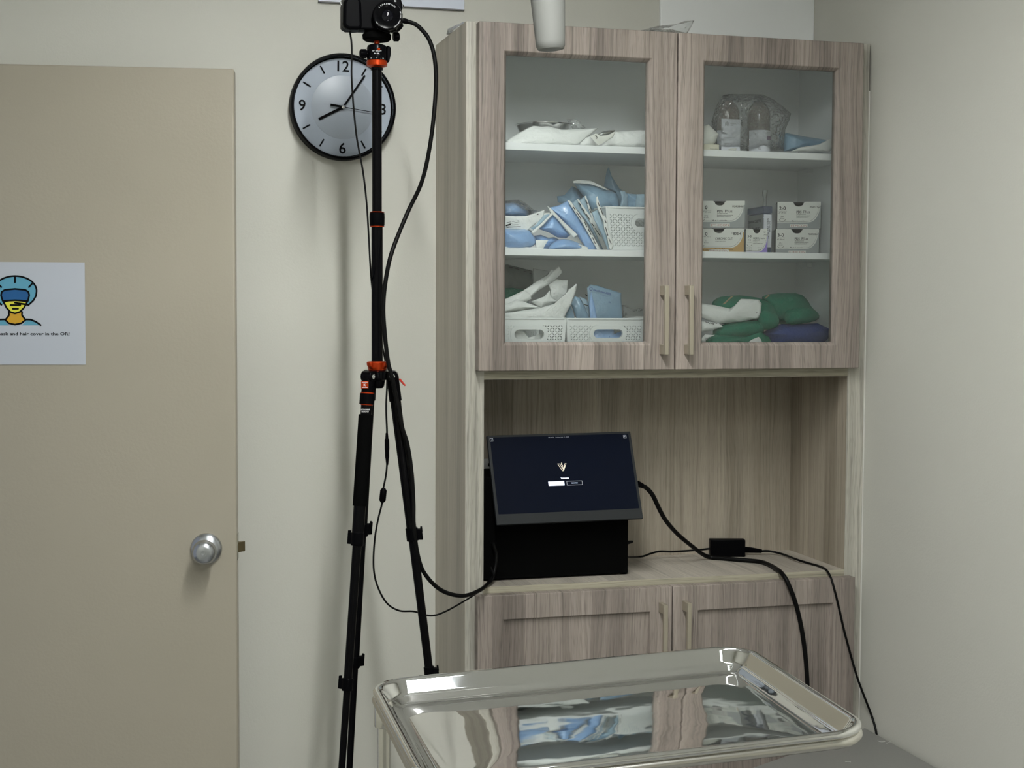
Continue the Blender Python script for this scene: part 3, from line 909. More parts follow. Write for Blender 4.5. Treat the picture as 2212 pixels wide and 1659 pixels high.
obj('inline_plug', G().lathe([(0.0022, 0), (0.0026, 0.002), (0.0034, 0.012), (0.0048, 0.0135), (0.005, 0.034), (0.0044, 0.036), (0.0044, 0.050), (0.0036, 0.053), (0.0022, 0.066)][:], axis(a, b-a), 16), M_black, c2, smooth=True)
a, b = P(829, 1054, TY), P(825.5, 1086, TY)
L = (b-a).length
obj('ferrite_bead', G().lathe([(0.003, 0), (0.0068, L*0.16), (0.0068, L*0.84), (0.003, L)], axis(a, b-a), 12), M_black, c2, smooth=True)

# ------------------------------------------------------------------ computer, monitor, adapter, leads in the niche
box_r = P(1358, 1200, 0.068).x
pc = thing('computer_case', 'black computer case standing in the cabinet niche under the tilted monitor', 'computer', ((0.055+box_r)/2, 0.16, ZOB))
g = G().box(0.052, 0.07, ZOB+0.008, box_r-0.004, 0.268, 1.108)
cs = obj('case', g, M_foam, pc, bevel=0.003)
obj('front_panel', G().box(0.051, 0.066, ZOB+0.004, box_r-0.002, 0.071, 1.111), M_foam, pc, bevel=0.002)
for k in range(22):
    z = 0.93+k*0.0075
    obj('vent_fin', G().box(box_r-0.0045, 0.075, z, box_r-0.001, 0.25, z+0.0035), M_foam, cs)
for x in (0.07, box_r-0.006):
    for y in (0.085, 0.25):
        obj('foot', G().lathe([(0.0085, 0), (0.0095, 0.003), (0.0095, 0.010), (0.006, 0.012)], T(x, y, ZOB), 16), M_rubber, pc, smooth=True)
a, b = P(1356, 1172, 0.08), P(1366, 1170, 0.08)
obj('side_plug', G().tube([a, b, b+Vector((0.002, 0, 0))], [0.0045, 0.003, 0.001], 12), M_rubber, pc, smooth=True)

MYT, MYB = 0.098, 0.012
mc = [P(1049, 940.5, MYT), P(1359, 932, MYT), P(1073, 1134.5, MYB), P(1390, 1119.5, MYB)]
org = (mc[2]+mc[3])/2
xd = ((mc[3]-mc[2])+(mc[1]-mc[0])).normalized()
yd = ((mc[0]+mc[1])/2-org)
MH = yd.length
MW = ((mc[3]-mc[2]).length+(mc[1]-mc[0]).length)/2
MF = frame(org, xd, yd)
if MF.to_3x3().col[2].y > 0: print('monitor faces away!')
mon = thing('portable_monitor', 'slim black portable monitor leaning in the niche with a dark blue screen', 'monitor', org)
hw = MW/2
obj('bezel', G().box(-hw, 0, -0.009, hw, MH, 0, M=MF), M_bezel, mon, bevel=0.0015)
sx0, sx1, sy0, sy1 = -hw+0.0065, hw-0.0065, 0.024, MH-0.0055
scn = obj('screen', G().box(sx0, sy0, -0.0004, sx1, sy1, 0.0004, M=MF), M_screen, mon)
def mpt(u, v):                               # photo pixel on the monitor face
    d_ = ray(u, v); n = MF.to_3x3().col[2]
    q = CAM+d_*((org-CAM).dot(n)/d_.dot(n))
    q = MF.inverted() @ q
    return q.x, q.y
def up(x, y, h=0.0007): return MF @ Vector((x, y, h))
def mquad(g, x0, y0, x1, y1, h=0.0007, mi=0): g.add([up(x0, y0, h), up(x1, y0, h), up(x1, y1, h), up(x0, y1, h)], [(0, 1, 2, 3)], mi)
def mframe(g, x0, y0, x1, y1, t, mi=0):
    mquad(g, x0, y0, x1, y0+t, mi=mi); mquad(g, x0, y1-t, x1, y1, mi=mi); mquad(g, x0, y0, x0+t, y1, mi=mi); mquad(g, x1-t, y0, x1, y1, mi=mi)
def mstroke(g, pts, t, h=0.0008, mi=0):
    for (a0, b0), (a1, b1) in zip(pts, pts[1:]):
        q, r = Vector((a0, b0)), Vector((a1, b1))
        dd = (r-q).normalized(); nn = Vector((-dd.y, dd.x))*t/2; dd = dd*t/2
        g.add([up(*(q-dd+nn), h), up(*(r+dd+nn), h), up(*(r+dd-nn), h), up(*(q-dd-nn), h)], [(0, 1, 2, 3)], mi)
x0, y1 = mpt(1184, 1040.5); x1, y0 = mpt(1219.5, 1048.5)
g = G(); mquad(g, x0, y0, x1, y1)
b1_ = obj('white_button', g, M_ui, scn)
g = G(); put_text(g, 'Start session', MF @ T((x0+x1)/2, (y0+y1)/2-0.0012, 0.0011), 0.0024, align='c'); obj('button_text', g, M_greyink, scn)
x0, y1 = mpt(1223.5, 1039.5); x1, y0 = mpt(1258.5, 1047.5)
g = G(); mframe(g, x0, y0, x1, y1, 0.0009)
obj('outlined_button', g, M_uidim, scn)
g = G(); put_text(g, 'RECORDS', MF @ T((x0+x1)/2, (y0+y1)/2-0.0012, 0.0011), 0.0024, align='c', bold=0.02); obj('button_text', g, M_uifaint, scn)
x_, y_ = mpt(1220, 1034.2)
g = G(); put_text(g, 'Vetecare', MF @ T(x_, y_, 0.0009), 0.0032, 0.0195, align='c', bold=0.035); obj('title_text', g, M_ui, scn)
x_, y_ = mpt(1207, 945.5)
g = G(); put_text(g, '08:06:05   Friday, July 11, 2025', MF @ T(x_, y_, 0.0009), 0.0019, 0.05, align='c'); obj('date_text', g, M_uidim, scn)
lx_, ly_ = mpt(1216, 1017)
s = 0.0205/2
g = G()
mstroke(g, [(lx_-0.0085, ly_+0.0165), (lx_-0.0105, ly_+0.0165), (lx_-0.0015, ly_), (lx_+0.0015, ly_), (lx_+0.0095, ly_+0.0165), (lx_+0.0065, ly_+0.0165), (lx_+0.0045, ly_+0.0125)], 0.0012)
mstroke(g, [(lx_-0.0085, ly_+0.0165), (lx_-0.0065, ly_+0.0165), (lx_-0.001, ly_+0.0065)], 0.0011)
g.add([up(lx_-0.001, ly_+0.006), up(lx_+0.001, ly_+0.001), up(lx_+0.0055, ly_+0.009), up(lx_+0.007, ly_+0.0125), up(lx_+0.0045, ly_+0.0125), up(lx_+0.003, ly_+0.0095)], [(0, 1, 2, 3, 4, 5)])
sn = [(0.0-0.0015, 0.0185), (-0.0005, 0.0178), (-0.0022, 0.0162), (-0.0026, 0.0148), (-0.0008, 0.0136), (0.0008, 0.0126), (0.0006, 0.0108), (-0.0008, 0.0095), (0.0, 0.0075)]
mstroke(g, [(lx_+a_, ly_+b_) for a_, b_ in sn], 0.0014, 0.0009)
obj('logo', g, M_uigold, scn)
for u, v in ((1061.5, 950.5), (1349.5, 943.5)):
    x_, y_ = mpt(u, v)
    g = G(); mframe(g, x_-0.0038, y_-0.0038, x_+0.0038, y_+0.0038, 0.0007); mquad(g, x_-0.001, y_-0.001, x_+0.001, y_+0.001)
    obj('corner_icon', g, M_uidim, scn)
st_ = MF @ Vector((0.0, MH*0.52, -0.009))
obj('rear_bracket', G().box(st_.x-0.06, st_.y, st_.z-0.02, st_.x+0.06, 0.0655, st_.z+0.02), M_black, mon)
a, b = P(1379, 1048, MYB+0.045), P(1386, 1050, MYB+0.045)
cbp = [a, P(1395, 1053, 0.06), P(1410, 1070, 0.07), P(1422, 1095, 0.08), P(1438, 1124, 0.10), P(1462, 1152, 0.13), P(1490, 1176, 0.155)]
zc = ZOB+0.0056
cbp += [Pz(1525, 1201, zc+0.004), Pz(1560, 1206, zc), Pz(1600, 1209.5, zc), Pz(1640, 1213, zc), Pz(1662, 1220, zc), Pz(1681, 1231.5, zc+0.001), P(1690, 1240, -0.026), P(1701, 1257, -0.044), P(1717, 1298, -0.049), P(1730, 1350, -0.050), P(1739, 1410, -0.050), P(1744, 1475, -0.050), P(1746, 1560, -0.055), P(1744, 1680, -0.07), P(1738, 1900, -0.09)]
mcab = cable('monitor_cable', cbp, 0.0052, M_rubber, 'thick black cable from the monitor across the worktop and down the right door', n=8)
obj('cable_plug', G().tube([P(1377, 1044, MYB+0.043), P(1388, 1049.5, MYB+0.046)], [0.0068, 0.0056], 12), M_black, mcab, smooth=True)
# small adapter standing on edge
ad0 = Pz(1534, 1203, ZOB); ad1 = Pz(1610, 1203.5, ZOB)
adz = P(1534, 1166, ad0.y).z
AM = frame(((ad0.x+ad1.x)/2, (ad0.y+ad1.y)/2, ZOB), (ad1-ad0), (0, 0, 1))
hw = (ad1-ad0).length/2
adp = obj('power_adapter', G().box(-hw, 0, -0.028, hw, adz-ZOB, 0, M=AM), M_black, bevel=0.002, base=(AM.translation.x, AM.translation.y, ZOB))
tag(adp, 'small black power adapter standing on edge at the back of the worktop', 'power adapter')
pa, pb = P(1610, 1187, AM.translation.y+0.012), P(1645, 1190.5, AM.translation.y+0.006)
obj('mains_plug', G().tube([pa-Vector((0.004, 0, 0)), pa+(pb-pa)*0.3, pb], [0.0075, 0.0072, 0.0048], 12), M_black, adp, smooth=True)
zc = ZOB+0.003
cable('mains_lead', [pb, P(1662, 1190.5, pb.y-0.005), P(1690, 1197, pb.y-0.03), Pz(1722, 1209, zc+0.004), Pz(1750, 1217.5, zc), Pz(1768, 1222.5, zc), Pz(1783, 1229.5, zc), P(1793, 1244, -0.022), P(1801, 1268, -0.040), P(1812, 1312, -0.042), P(1822, 1356, -0.043), P(1832, 1394, -0.046), P(1850, 1458, -0.055), P(1866, 1502, -0.060), Px(1880, 1538, 0.9650), Px(1888, 1562, 0.9668), Px(1893, 1585, 0.9668), Px(1896, 1625, 0.9668), Px(1897, 1700, 0.9668)], 0.0027, M_rubber,
      'thin black lead from the adapter over the worktop edge down beside the right wall')
yb_ = AM.translation.y+0.012
cable('adapter_lead', [P(1534, 1185, yb_), P(1512, 1187.5, yb_), P(1480, 1190, yb_), P(1450, 1191.5, yb_), P(1425, 1191, yb_), P(1405, 1196, yb_-0.01), P(1390, 1201.5, yb_-0.02), P(1375, 1203, yb_-0.03), P(1352, 1203.5, 0.10)], 0.0024, M_rubber, 'thin black lead running from the computer case to the power adapter')
# socket plate behind the monitor
a, b = P(1030, 992, DB-0.006), P(1058, 1034, DB-0.006)
sk = tag(obj('wall_socket', G().box(XOL+0.002, DB-0.006, b.z, b.x+0.02, DB-0.0002, a.z), M_socket, bevel=0.001), 'grey socket plate on the niche back behind the left edge of the monitor', 'socket')
obj('socket_slot', G().box(b.x-0.004, DB-0.0066, a.z-0.018, b.x-0.001, DB-0.0058, a.z-0.010), M_black, sk)
# ------------------------------------------------------------------ instrument tray on its stand, in the foreground
KT = 0.855                                   # tray size against a 0.575 m long one seen the same
TO = CAM+(Vector((-0.1146, -1.2666, 0.9680))-CAM)*KT
ta, tb, tc = 0.030, -0.0394, -0.0265
TM = Matrix.Translation(TO) @ Matrix.Rotation(tc, 4, 'Z') @ Matrix.Rotation(tb, 4, 'Y') @ Matrix.Rotation(ta, 4, 'X')
TA, TB = 0.575/2*KT, 0.4142/2*KT
def rrect(a, b, r, n=10):
    pts = []
    for cx, cy, s in ((a-r, b-r, 0), (-(a-r), b-r, 90), (-(a-r), -(b-r), 180), (a-r, -(b-r), 270)):
        for k in range(n+1):
            an = math.radians(s+90*k/n)
            pts.append((cx+r*math.cos(an), cy+r*math.sin(an)))
    # extra points on the straights
    return pts
prof = [(0.0075, -0.0085), (0.002, -0.0085), (0.0, -0.006), (0.0, -0.002), (0.0025, 0.0), (0.0065, 0.0004), (0.0095, -0.0006), (0.0115, -0.0026), (0.0122, -0.0036),
        (0.0215, -0.0164), (0.0225, -0.0178), (0.0240, -0.0192), (0.0262, -0.0200), (0.0282, -0.0212), (0.0345, -0.0262), (0.038, -0.0278), (0.043, -0.0284)]
for k in range(1, 9):                        # slightly crowned floor
    t_ = k/9
    prof.append((0.043+0.125*t_, -0.0284+0.0034*(1-(1-t_)**2)))
prof = [(a_*KT, b_*KT) for a_, b_ in prof]
g = G()
vs, fs = [], []
R0 = 0.055*KT
for ins, z in prof:
    r = max(0.012, R0-ins)
    vs += [TM @ Vector((x, y, z)) for x, y in rrect(TA-ins, TB-ins, r, 14)]
n = 4*15
for i in range(len(prof)-1):
    fs += [(i*n+k, i*n+(k+1) % n, (i+1)*n+(k+1) % n, (i+1)*n+k) for k in range(n)]
fs.append(tuple((len(prof)-1)*n+k for k in range(n)))
g.add(vs, fs)
tray = obj('instrument_tray', g, M_steel, smooth=True, angle=60, solid=0.0008)
tag(tray, 'large polished steel instrument tray in the foreground', 'tray')
st = thing('tray_stand', 'steel tube stand carrying the instrument tray', 'instrument stand', (TO.x, TO.y, 0))
ring = [TM @ Vector((x, y, -0.0128)) for x, y in rrect(TA-0.0035, TB-0.0035, R0-0.0035, 12)]
obj('support_ring', G().tube(ring+[ring[0]], 0.0053, 12), M_steelpipe, st, smooth=True)
pc_ = TM @ Vector((-TA+0.006, TB-0.062, -0.02))
px_ = P(829, 1512, pc_.y)
px_ = Vector((px_.x, pc_.y, TM.translation.z-0.022))
po = obj('upright_tube', G().tube([(px_.x, px_.y, P(829, 1540, px_.y).z), (px_.x, px_.y, 0.09)], 0.0075, 20), M_steelpipe, st, smooth=True)
obj('socket_sleeve', G().lathe([(0.0108, P(829, 1569, px_.y).z), (0.0112, P(829, 1567, px_.y).z), (0.0112, P(829, 1522, px_.y).z), (0.009, P(829, 1514, px_.y).z), (0.004, P(829, 1511, px_.y).z)], T(px_.x, px_.y, 0), 24), M_steelpipe, st, smooth=True)
obj('ring_arm', G().tube([(px_.x, px_.y, px_.z+0.004), TM @ Vector((-TA+0.004, TB-0.062, -0.0128))], 0.005, 12), M_steelpipe, st, smooth=True)
obj('base_tube', G().tube([(px_.x, px_.y-0.28, 0.075), (px_.x, px_.y+0.18, 0.075)], 0.014, 16), M_steelpipe, st, smooth=True)
for yy in (-0.25, 0.15):
    obj('cross_foot', G().tube([(px_.x-0.02, px_.y+yy, 0.062), (px_.x+0.46, px_.y+yy, 0.062)], 0.012, 16), M_steelpipe, st, smooth=True)
    for xx in (0.0, 0.44):
        cst = obj('caster', G().lathe([(0.022, -0.009), (0.025, -0.006), (0.025, 0.006), (0.022, 0.009)], axis((px_.x+xx, px_.y+yy, 0.0252), (0, 1, 0)), 20), M_rubber, st, smooth=True)
        obj('caster_stem', G().tube([(px_.x+xx, px_.y+yy, 0.03), (px_.x+xx, px_.y+yy, 0.06)], 0.006, 10), M_chrome, cst)

# ------------------------------------------------------------------ low grey table by the right wall
ZTB = 0.505
ap = Pz(1871.5, 1571.7, ZTB); lf = Pz(1624.7, 1659, ZTB)
xr_ = min(ap.x, XR-0.0085)
dd = (lf-ap)
lf2 = ap+dd*1.35
outline = [Vector((xr_, ap.y, 0)), Vector((lf2.x, lf2.y, 0)), Vector((lf2.x, -1.0, 0)), Vector((xr_, -1.0, 0))]
tbl = thing('side_table', 'low grey topped table with a slanted back edge against the right wall', 'table', (0.75, -0.6, 0))
tp = obj('tabletop', G().prism([q+Vector((0, 0, ZTB-0.028)) for q in outline], (0, 0, 0.028)), M_table, tbl, bevel=0.002)
cx_ = sum((q.x for q in outline))/4; cy_ = sum((q.y for q in outline))/4
for q in outline:
    lx2, ly2 = q.x+(cx_-q.x)*0.16, q.y+(cy_-q.y)*0.16
    obj('leg', G().box(lx2-0.015, ly2-0.015, 0, lx2+0.015, ly2+0.015, ZTB-0.028), M_tableleg, tbl, bevel=0.002)
for px in ([(1896, 1600), (1901, 1602), (1906, 1602.5), (1912, 1601.5)], [(1826, 1645.5), (1832, 1645), (1838, 1646)], [(1915, 1606), (1920, 1603.5), (1924, 1601.5)]):
    h = obj('hair', G().tube(smooth_path([Pz(u, v, ZTB+0.0006) for u, v in px], 4), 0.0005, 6), M_fibre)
    tag(h, {4: 'curled pale hair lying on the grey table near the wall', 3: 'straight pale hair lying on the grey table'}[len(px)] if px[0][0] != 1915 else 'faint slanting pale hair on the grey table at its wall edge', 'hair', 'hairs on the grey table')

# ------------------------------------------------------------------ overhead lamp handle
LY = -0.97
lb = P(1190, 109, LY); lt = P(1184, 0, LY)
lampx = lb.x
lamp = thing('surgical_lamp', 'grey white handle of an overhead lamp hanging at the top edge', 'lamp', (lampx, LY, lb.z))
rb = 33*(2.1/3137)*1.0
rt = 38.5*(2.1/3137)
h0 = lb.z
ax0 = Vector((lampx, LY, h0)); ax1 = P(1184-6, -90, LY)
ld = (ax1-ax0)
HM = axis(ax0, ld)
HL = ld.length
obj('handle', G().lathe([(0.0, 0.0005), (rb*0.55, 0), (rb*0.88, 0.0015), (rb*0.98, 0.006), (rb, 0.012), (rt, HL*0.55), (rt*1.05, HL)], HM, 40, cap=False), M_lamp, lamp, smooth=True)
e = ax0+ld
obj('hub', G().lathe([(rt*1.05, 0), (0.05, 0.01), (0.055, 0.02), (0.055, 0.06), (0.04, 0.075), (0.0, 0.075)], T(e.x, e.y, e.z-0.004), 32, cap=False), M_lampw, lamp, smooth=True)
obj('swing_arm', G().box(e.x-0.62, e.y-0.03, e.z+0.03, e.x-0.03, e.y+0.03, e.z+0.075), M_lampw, lamp, bevel=0.008)
obj('ceiling_post', G().tube([(e.x-0.60, e.y, e.z+0.05), (e.x-0.60, e.y, ZC)], 0.022, 20), M_lampw, lamp, smooth=True)
# ------------------------------------------------------------------ soft things on the shelves
def resample(px, step):
    out = []
    n = len(px)
    for i in range(n):
        a, b = Vector(px[i]), Vector(px[(i+1) % n])
        k = max(1, int((b-a).length/step))
        for j in range(k): out.append(a+(b-a)*j/k)
    return out
def blob(px, y, Tk, border=0.0, center=None, tilt=(0, 0), wr=0.0, ws=30.0, seed=0, step=3.0, rings=8, power=2.2, zmin=None, round_=0):
    """a filled, swollen outline with depth: returns (rim, swell) builders; tilt is metres of depth per pixel right, down"""
    pts = [Vector(q) for q in px]
    for _ in range(round_):
        n = len(pts)
        pts = [q for i in range(n) for q in (pts[i]*0.75+pts[(i+1) % n]*0.25, pts[i]*0.25+pts[(i+1) % n]*0.75)]
    pts = resample(pts, step)
    c = Vector(center) if center else sum(pts, Vector((0, 0)))/len(pts)
    def place(q, h, side, amp=1.0):
        yy = y+tilt[0]*(q.x-c.x)+tilt[1]*(q.y-c.y)
        p = P(q.x, q.y, yy)
        w_ = 0
        if wr:
            s = Vector((p.x*ws+seed*3.7, p.z*ws, seed*1.3))
            w_ = (noise.noise(s)+0.5*noise.noise(s*2.3))*wr*amp
        p = P(q.x, q.y, yy-side*h+w_)
        if zmin is not None and p.z < zmin: p.z = zmin
        return p
    n = len(pts)
    ts = [1.0]
    if border: ts.append(1-border)
    b = 1-border
    ts += [b*(1-(k/rings)**1.3) for k in range(1, rings)]
    vs = []
    idx = []
    def hh(t): 
        s = min(1.0, t/b)
        return 0.0007+Tk/2*max(0.0, 1-s**power)**0.75
    for side in (1, -1):
        rr_ = []
        for i, t in enumerate(ts):
            if i == 0 and side == -1:
                rr_.append(idx[0][0]); continue
            rr_.append(len(vs))
            for q in pts: vs.append(place(c+(q-c)*t, hh(t) if t < b+1e-6 or not border else 0.0007, side))
        idx.append(rr_)
        vs.append(place(c, hh(0), side))
        rr_.append(len(vs)-1)
    rim, sw = G(), G()
    fr, fsw = [], []
    for s in (0, 1):
        R_ = idx[s]
        for i in range(len(ts)-1):
            fs = [(R_[i]+k, R_[i]+(k+1) % n, R_[i+1]+(k+1) % n, R_[i+1]+k) for k in range(n)]
            (fr if border and i == 0 else fsw).extend(fs)
        fsw += [(R_[len(ts)-1]+k, R_[len(ts)-1]+(k+1) % n, R_[-1]) for k in range(n)]
    def pack(g, fs):
        used = sorted({i for f in fs for i in f})
        mp = {o: k for k, o in enumerate(used)}
        g.add([vs[o] for o in used], [tuple(mp[i] for i in f) for f in fs])
    pack(sw, fsw)
    if fr: pack(rim, fr)
    return rim, sw
def conv(ox, oy, s): return lambda pts: [(ox+X/s, oy+Y/s) for X, Y in pts]
Z2, Z3, Z4, Z5, Z6, Z7 = conv(1040, 80, 5.53), conv(1480, 80, 5.267), conv(1060, 350, 5.53), conv(1480, 380, 5.82), conv(1060, 550, 5.53), conv(1460, 560, 5.027)
S1, S2, S0 = 1.853, 1.622, ZDB+0.001            # tops of the shelves and of the cabinet floor
def soft(name, px, y, Tk, m, label=None, cat=None, group=None, border=0.0, bm=None, parent=None, **k):
    rim, sw = blob(px, y, Tk, border, **k)
    o = obj(name, sw, m, parent, smooth='all')
    if parent is None: tag(o, label, cat, group)
    elif label: tag(o, label)
    if border: obj('sealed_edge', rim, bm or M_pouch, o, smooth='all')
    return o
def ink(o, name, quads, y, m=M_ink, tilt=None):
    g = G()
    for q in quads:
        g.add([P(u, v, y if not callable(y) else y(u, v)) for u, v in q], [tuple(range(len(q)))])
    return obj(name, g, m, o)
def dash(u0, v0, u1, v1, t):
    d = Vector((u1-u0, v1-v0)).normalized(); n = Vector((-d.y, d.x))*t/2
    return [(u0+n.x, v0+n.y), (u1+n.x, v1+n.y), (u1-n.x, v1-n.y), (u0-n.x, v0-n.y)]
PG = 'sterile pouches in the glass cabinet'

# --- top shelf, left: metal bowl in a peel pouch, label flap, second pouch
bc = P(1040+745/5.53, 80+1060/5.53, 0.13)
br_ = 0.063
obj_b = obj('steel_bowl', G().lathe([(0.02, S1-bc.z+0.001), (0.042, S1-bc.z+0.003), (0.058, -0.012), (br_, -0.001), (br_+0.003, 0.0), (br_+0.003, 0.0015), (br_, 0.0015), (0.056, -0.011), (0.04, S1-bc.z+0.0055), (0, S1-bc.z+0.005)], T(bc.x, bc.y, bc.z), 48, cap=False), M_chrome, smooth=True, base=(bc.x, bc.y, S1))
tag(obj_b, 'shiny steel bowl inside a white pouch on the top left shelf', 'bowl')
soft('steriliser_pouch', Z2([(290, 1235), (420, 1160), (550, 1088), (620, 1058), (720, 1072), (800, 1066), (960, 1107), (1180, 1098), (1395, 1088), (1310, 1165), (1150, 1285), (700, 1300), (290, 1300)]), 0.055, 0.03, M_pouch, 'white paper pouch round the steel bowl, left end of the top shelf', 'pouch', PG, wr=0.005, tilt=(0.0, -0.0004), seed=1, zmin=S1)
soft('plastic_film', Z2([(1020, 985), (1110, 975), (1190, 1020), (1245, 1085), (1180, 1110), (1090, 1100)]), 0.15, 0.02, M_film, 'crumpled clear film behind the steel bowl', 'film', wr=0.006, ws=60)
pf = soft('label_flap', Z2([(1290, 1185), (1370, 1150), (1420, 1180), (1560, 1165), (1600, 1125), (1570, 1200), (1440, 1275), (1392, 1298)]), 0.018, 0.003, M_boxw, 'white triangular label flap marked 3 between the two top shelf pouches', 'label flap', wr=0.003)
g = G(); put_text(g, '3', frame(P(1040+1380/5.53, 80+1212/5.53, 0.0125), (0.9, 0, 0.4), (-0.4, 0, 0.9)), 0.0075, align='c', bold=0.01); obj('handwritten_digit', g, M_ink, pf)
soft('steriliser_pouch', Z2([(1180, 1270), (1250, 1200), (1300, 1190), (1380, 1300), (1180, 1302)]), 0.05, 0.012, M_pouch, 'small folded white pouch corner beside the marked label flap', 'pouch', PG, zmin=S1)
soft('steriliser_pouch', Z2([(1440, 1300), (1530, 1200), (1600, 1128), (1800, 1118), (2060, 1108), (2060, 1320), (1440, 1320)]), 0.06, 0.026, M_pouch, 'greyish white pouch lying right of the label flap on the top left shelf', 'pouch', PG, wr=0.004, seed=4, zmin=S1)
soft('steel_instrument', Z2([(1385, 1165), (1440, 1130), (1510, 1115), (1600, 1110), (1570, 1165), (1500, 1180), (1420, 1180)]), 0.09, 0.012, M_chrome, 'grey metallic instrument end poking out of the top shelf pouch', 'instrument', wr=0.002)

# --- top shelf, right: two wrapped bottles, folded paper, card, blue drape
def bottle(u, v_top, v_sh, v_neck, r, y, label, extra):
    c = P(u, 310, y)
    zt_, zs, zn = P(u, v_top, y).z-S1, P(u, v_sh, y).z-S1, P(u, v_neck, y).z-S1
    b = thing('reagent_bottle', label, 'bottle', (c.x, c.y, S1), 'bubble wrapped bottles on the top right shelf')
    M = T(c.x, c.y, S1)
    rn = r*0.40
    prof_ = [(r*0.9, 0), (r, 0.004), (r, zs-0.016), (r*0.97, zs-0.009), (r*0.85, zs), (r*0.62, zs+(zn-zs)*0.55), (rn*1.05, zn), (rn, zn+0.006), (rn, zt_-0.02)]
    obj('glass_body', G().lathe(prof_, M, 40), M_amber, b, smooth=True, angle=60)
    gc = G().lathe([(rn*1.12, zt_-0.024), (rn*1.15, zt_-0.022), (rn*1.15, zt_-0.002), (rn*0.9, zt_)], M, 28)
    obj('cap', gc, M_cap, b, smooth=True)
    g = G()
    a0, a1, z0, z1, mi = extra
    n = 16
    vs = [M @ Vector(((r+0.0008)*math.cos(math.radians(a0+(a1-a0)*i/n)), (r+0.0008)*math.sin(math.radians(a0+(a1-a0)*i/n)), z)) for z in (z0, z1) for i in range(n+1)]
    g.add(vs, [(i, i+1, n+2+i, n+1+i) for i in range(n)])
    lb_ = obj('label', g, M_label, b, smooth='all')
    return b, c, lb_
bt, bc, lb1 = bottle(1571, 205.5, 232, 218, 0.0285, 0.12, 'left brown bottle in bubble wrap with a white shipping label', (190, 330, 0.006, 0.056, 0))
def curved_text(g, c, r, items):
    for s, ang, z, h, wd in items:
        a = math.radians(ang)
        o = Vector((c.x+r*math.cos(a), c.y+r*math.sin(a), S1+z))
        put_text(g, s, frame(o, (-math.sin(a), math.cos(a), 0), (0, 0, 1)), h, wd, 'c', bold=0.01)
# front sticker on the left bottle
yk = 0.12-0.031
a_, b_ = P(1480+414/5.267, 80+928/5.267, yk), P(1480+625/5.267, 80+1285/5.267, yk)
g = G().box(a_.x, yk-0.0006, S1+0.001, b_.x, yk+0.0006, a_.z)
stk = obj('shipping_label', g, M_label, bt)
g = G()
xx0, xx1, zz = a_.x, b_.x, a_.z
for k in range(5): 
    x = xx0+0.009+0.0022*k
    g.box(x, yk-0.0009, zz-0.0165+0.0012*(k % 2), x+0.0012, yk-0.0007, zz-0.0085+0.0012*(k % 3))
for s, x, z, h, wd in (('PROFESSIONAL', xx0+0.022, zz-0.012, 0.002, 0.015), ('Vials', xx0+0.022, zz-0.016, 0.002, 0.008), ('Levothyroxine, Vial', xx0+0.008, zz-0.0445, 0.0022, 0.026), ('Quantity: 1x10', xx0+0.008, zz-0.058, 0.0018, 0.018)):
    put_text(g, s, frame((x, yk-0.0009, z), (1, 0, 0), (0, 0, 1)), h, wd, bold=0.01)
obj('printed_text', g, M_greyink, stk)
bt2, bc2, lb2 = bottle(1638, 208, 234, 220, 0.0275, 0.115, 'right brown bottle in bubble wrap with a plum printed label', (195, 345, 0.004, 0.058, 0))
g = G()
curved_text(g, bc2, 0.0285, [('E', 232, 0.047, 0.003, 0.002), ('Ethanol', 300, 0.052, 0.002, 0.011), ('95%', 250, 0.012, 0.006, 0.006)])
obj('printed_text', g, M_greyink, lb2)
a = math.radians(303)
g = G().box(-0.0075, -0.0045, 0, 0.0075, 0.0045, 0.0006, M=frame(Vector((bc2.x+0.0285*math.cos(a), bc2.y+0.0285*math.sin(a), S1+0.040)), (-math.sin(a), math.cos(a), 0), (0, 0, 1)))
obj('plum_block', g, M_plum, lb2)
soft('bubble_wrap_bag', Z3([(300, 960), (340, 820), (400, 690), (500, 648), (640, 652), (760, 650), (880, 655), (1000, 705), (1100, 780), (1205, 870), (1190, 940), (1140, 1050), (1130, 1180), (1120, 1290), (900, 1293), (600, 1290), (330, 1287), (310, 1100)]), 0.12, 0.10, M_bubble, 'clear bubble wrap bag around the two brown bottles', 'bubble wrap', wr=0.008, ws=45, zmin=S1, power=5)
soft('folded_paper', Z3([(150, 1040), (215, 1012), (265, 995), (325, 1050), (382, 1105), (340, 1205), (280, 1240), (215, 1275), (150, 1280)]), 0.06, 0.03, M_boxw, 'white folded paper bag at the left edge of the top right shelf', 'paper bag', wr=0.003, ws=40)
cq = P(1480+388/5.267, 80+1222/5.267, 0.045)
ce = P(1480+190/5.267, 80+1222/5.267, 0.045)
cc_ = obj('card_box', G().box(ce.x, 0.045, S1, cq.x, 0.075, cq.z), M_cream, bevel=0.001)
tag(cc_, 'cream card box in front of the left bottle under the folded paper', 'box')
g = G(); put_text(g, 'Insta-plus', frame((cq.x-0.0225, 0.0446, S1+0.0035), (1, 0, 0), (0, 0, 1)), 0.003, 0.02); obj('printed_text', g, M_greyink, cc_)
soft('paper_scrap', Z3([(470, 1285), (520, 1268), (585, 1262), (580, 1290)]), 0.035, 0.004, M_boxw, 'small white paper scrap at the shelf edge before the bottles', 'paper scrap', zmin=S1)
soft('drape_pack', Z3([(1120, 1110), (1150, 1090), (1350, 1130), (1620, 1172), (1690, 1160), (1650, 1240), (1400, 1295), (1120, 1300)]), 0.14, 0.05, M_bluedk, 'folded blue drape pack at the right end of the top right shelf', 'drape pack', wr=0.004, zmin=S1)
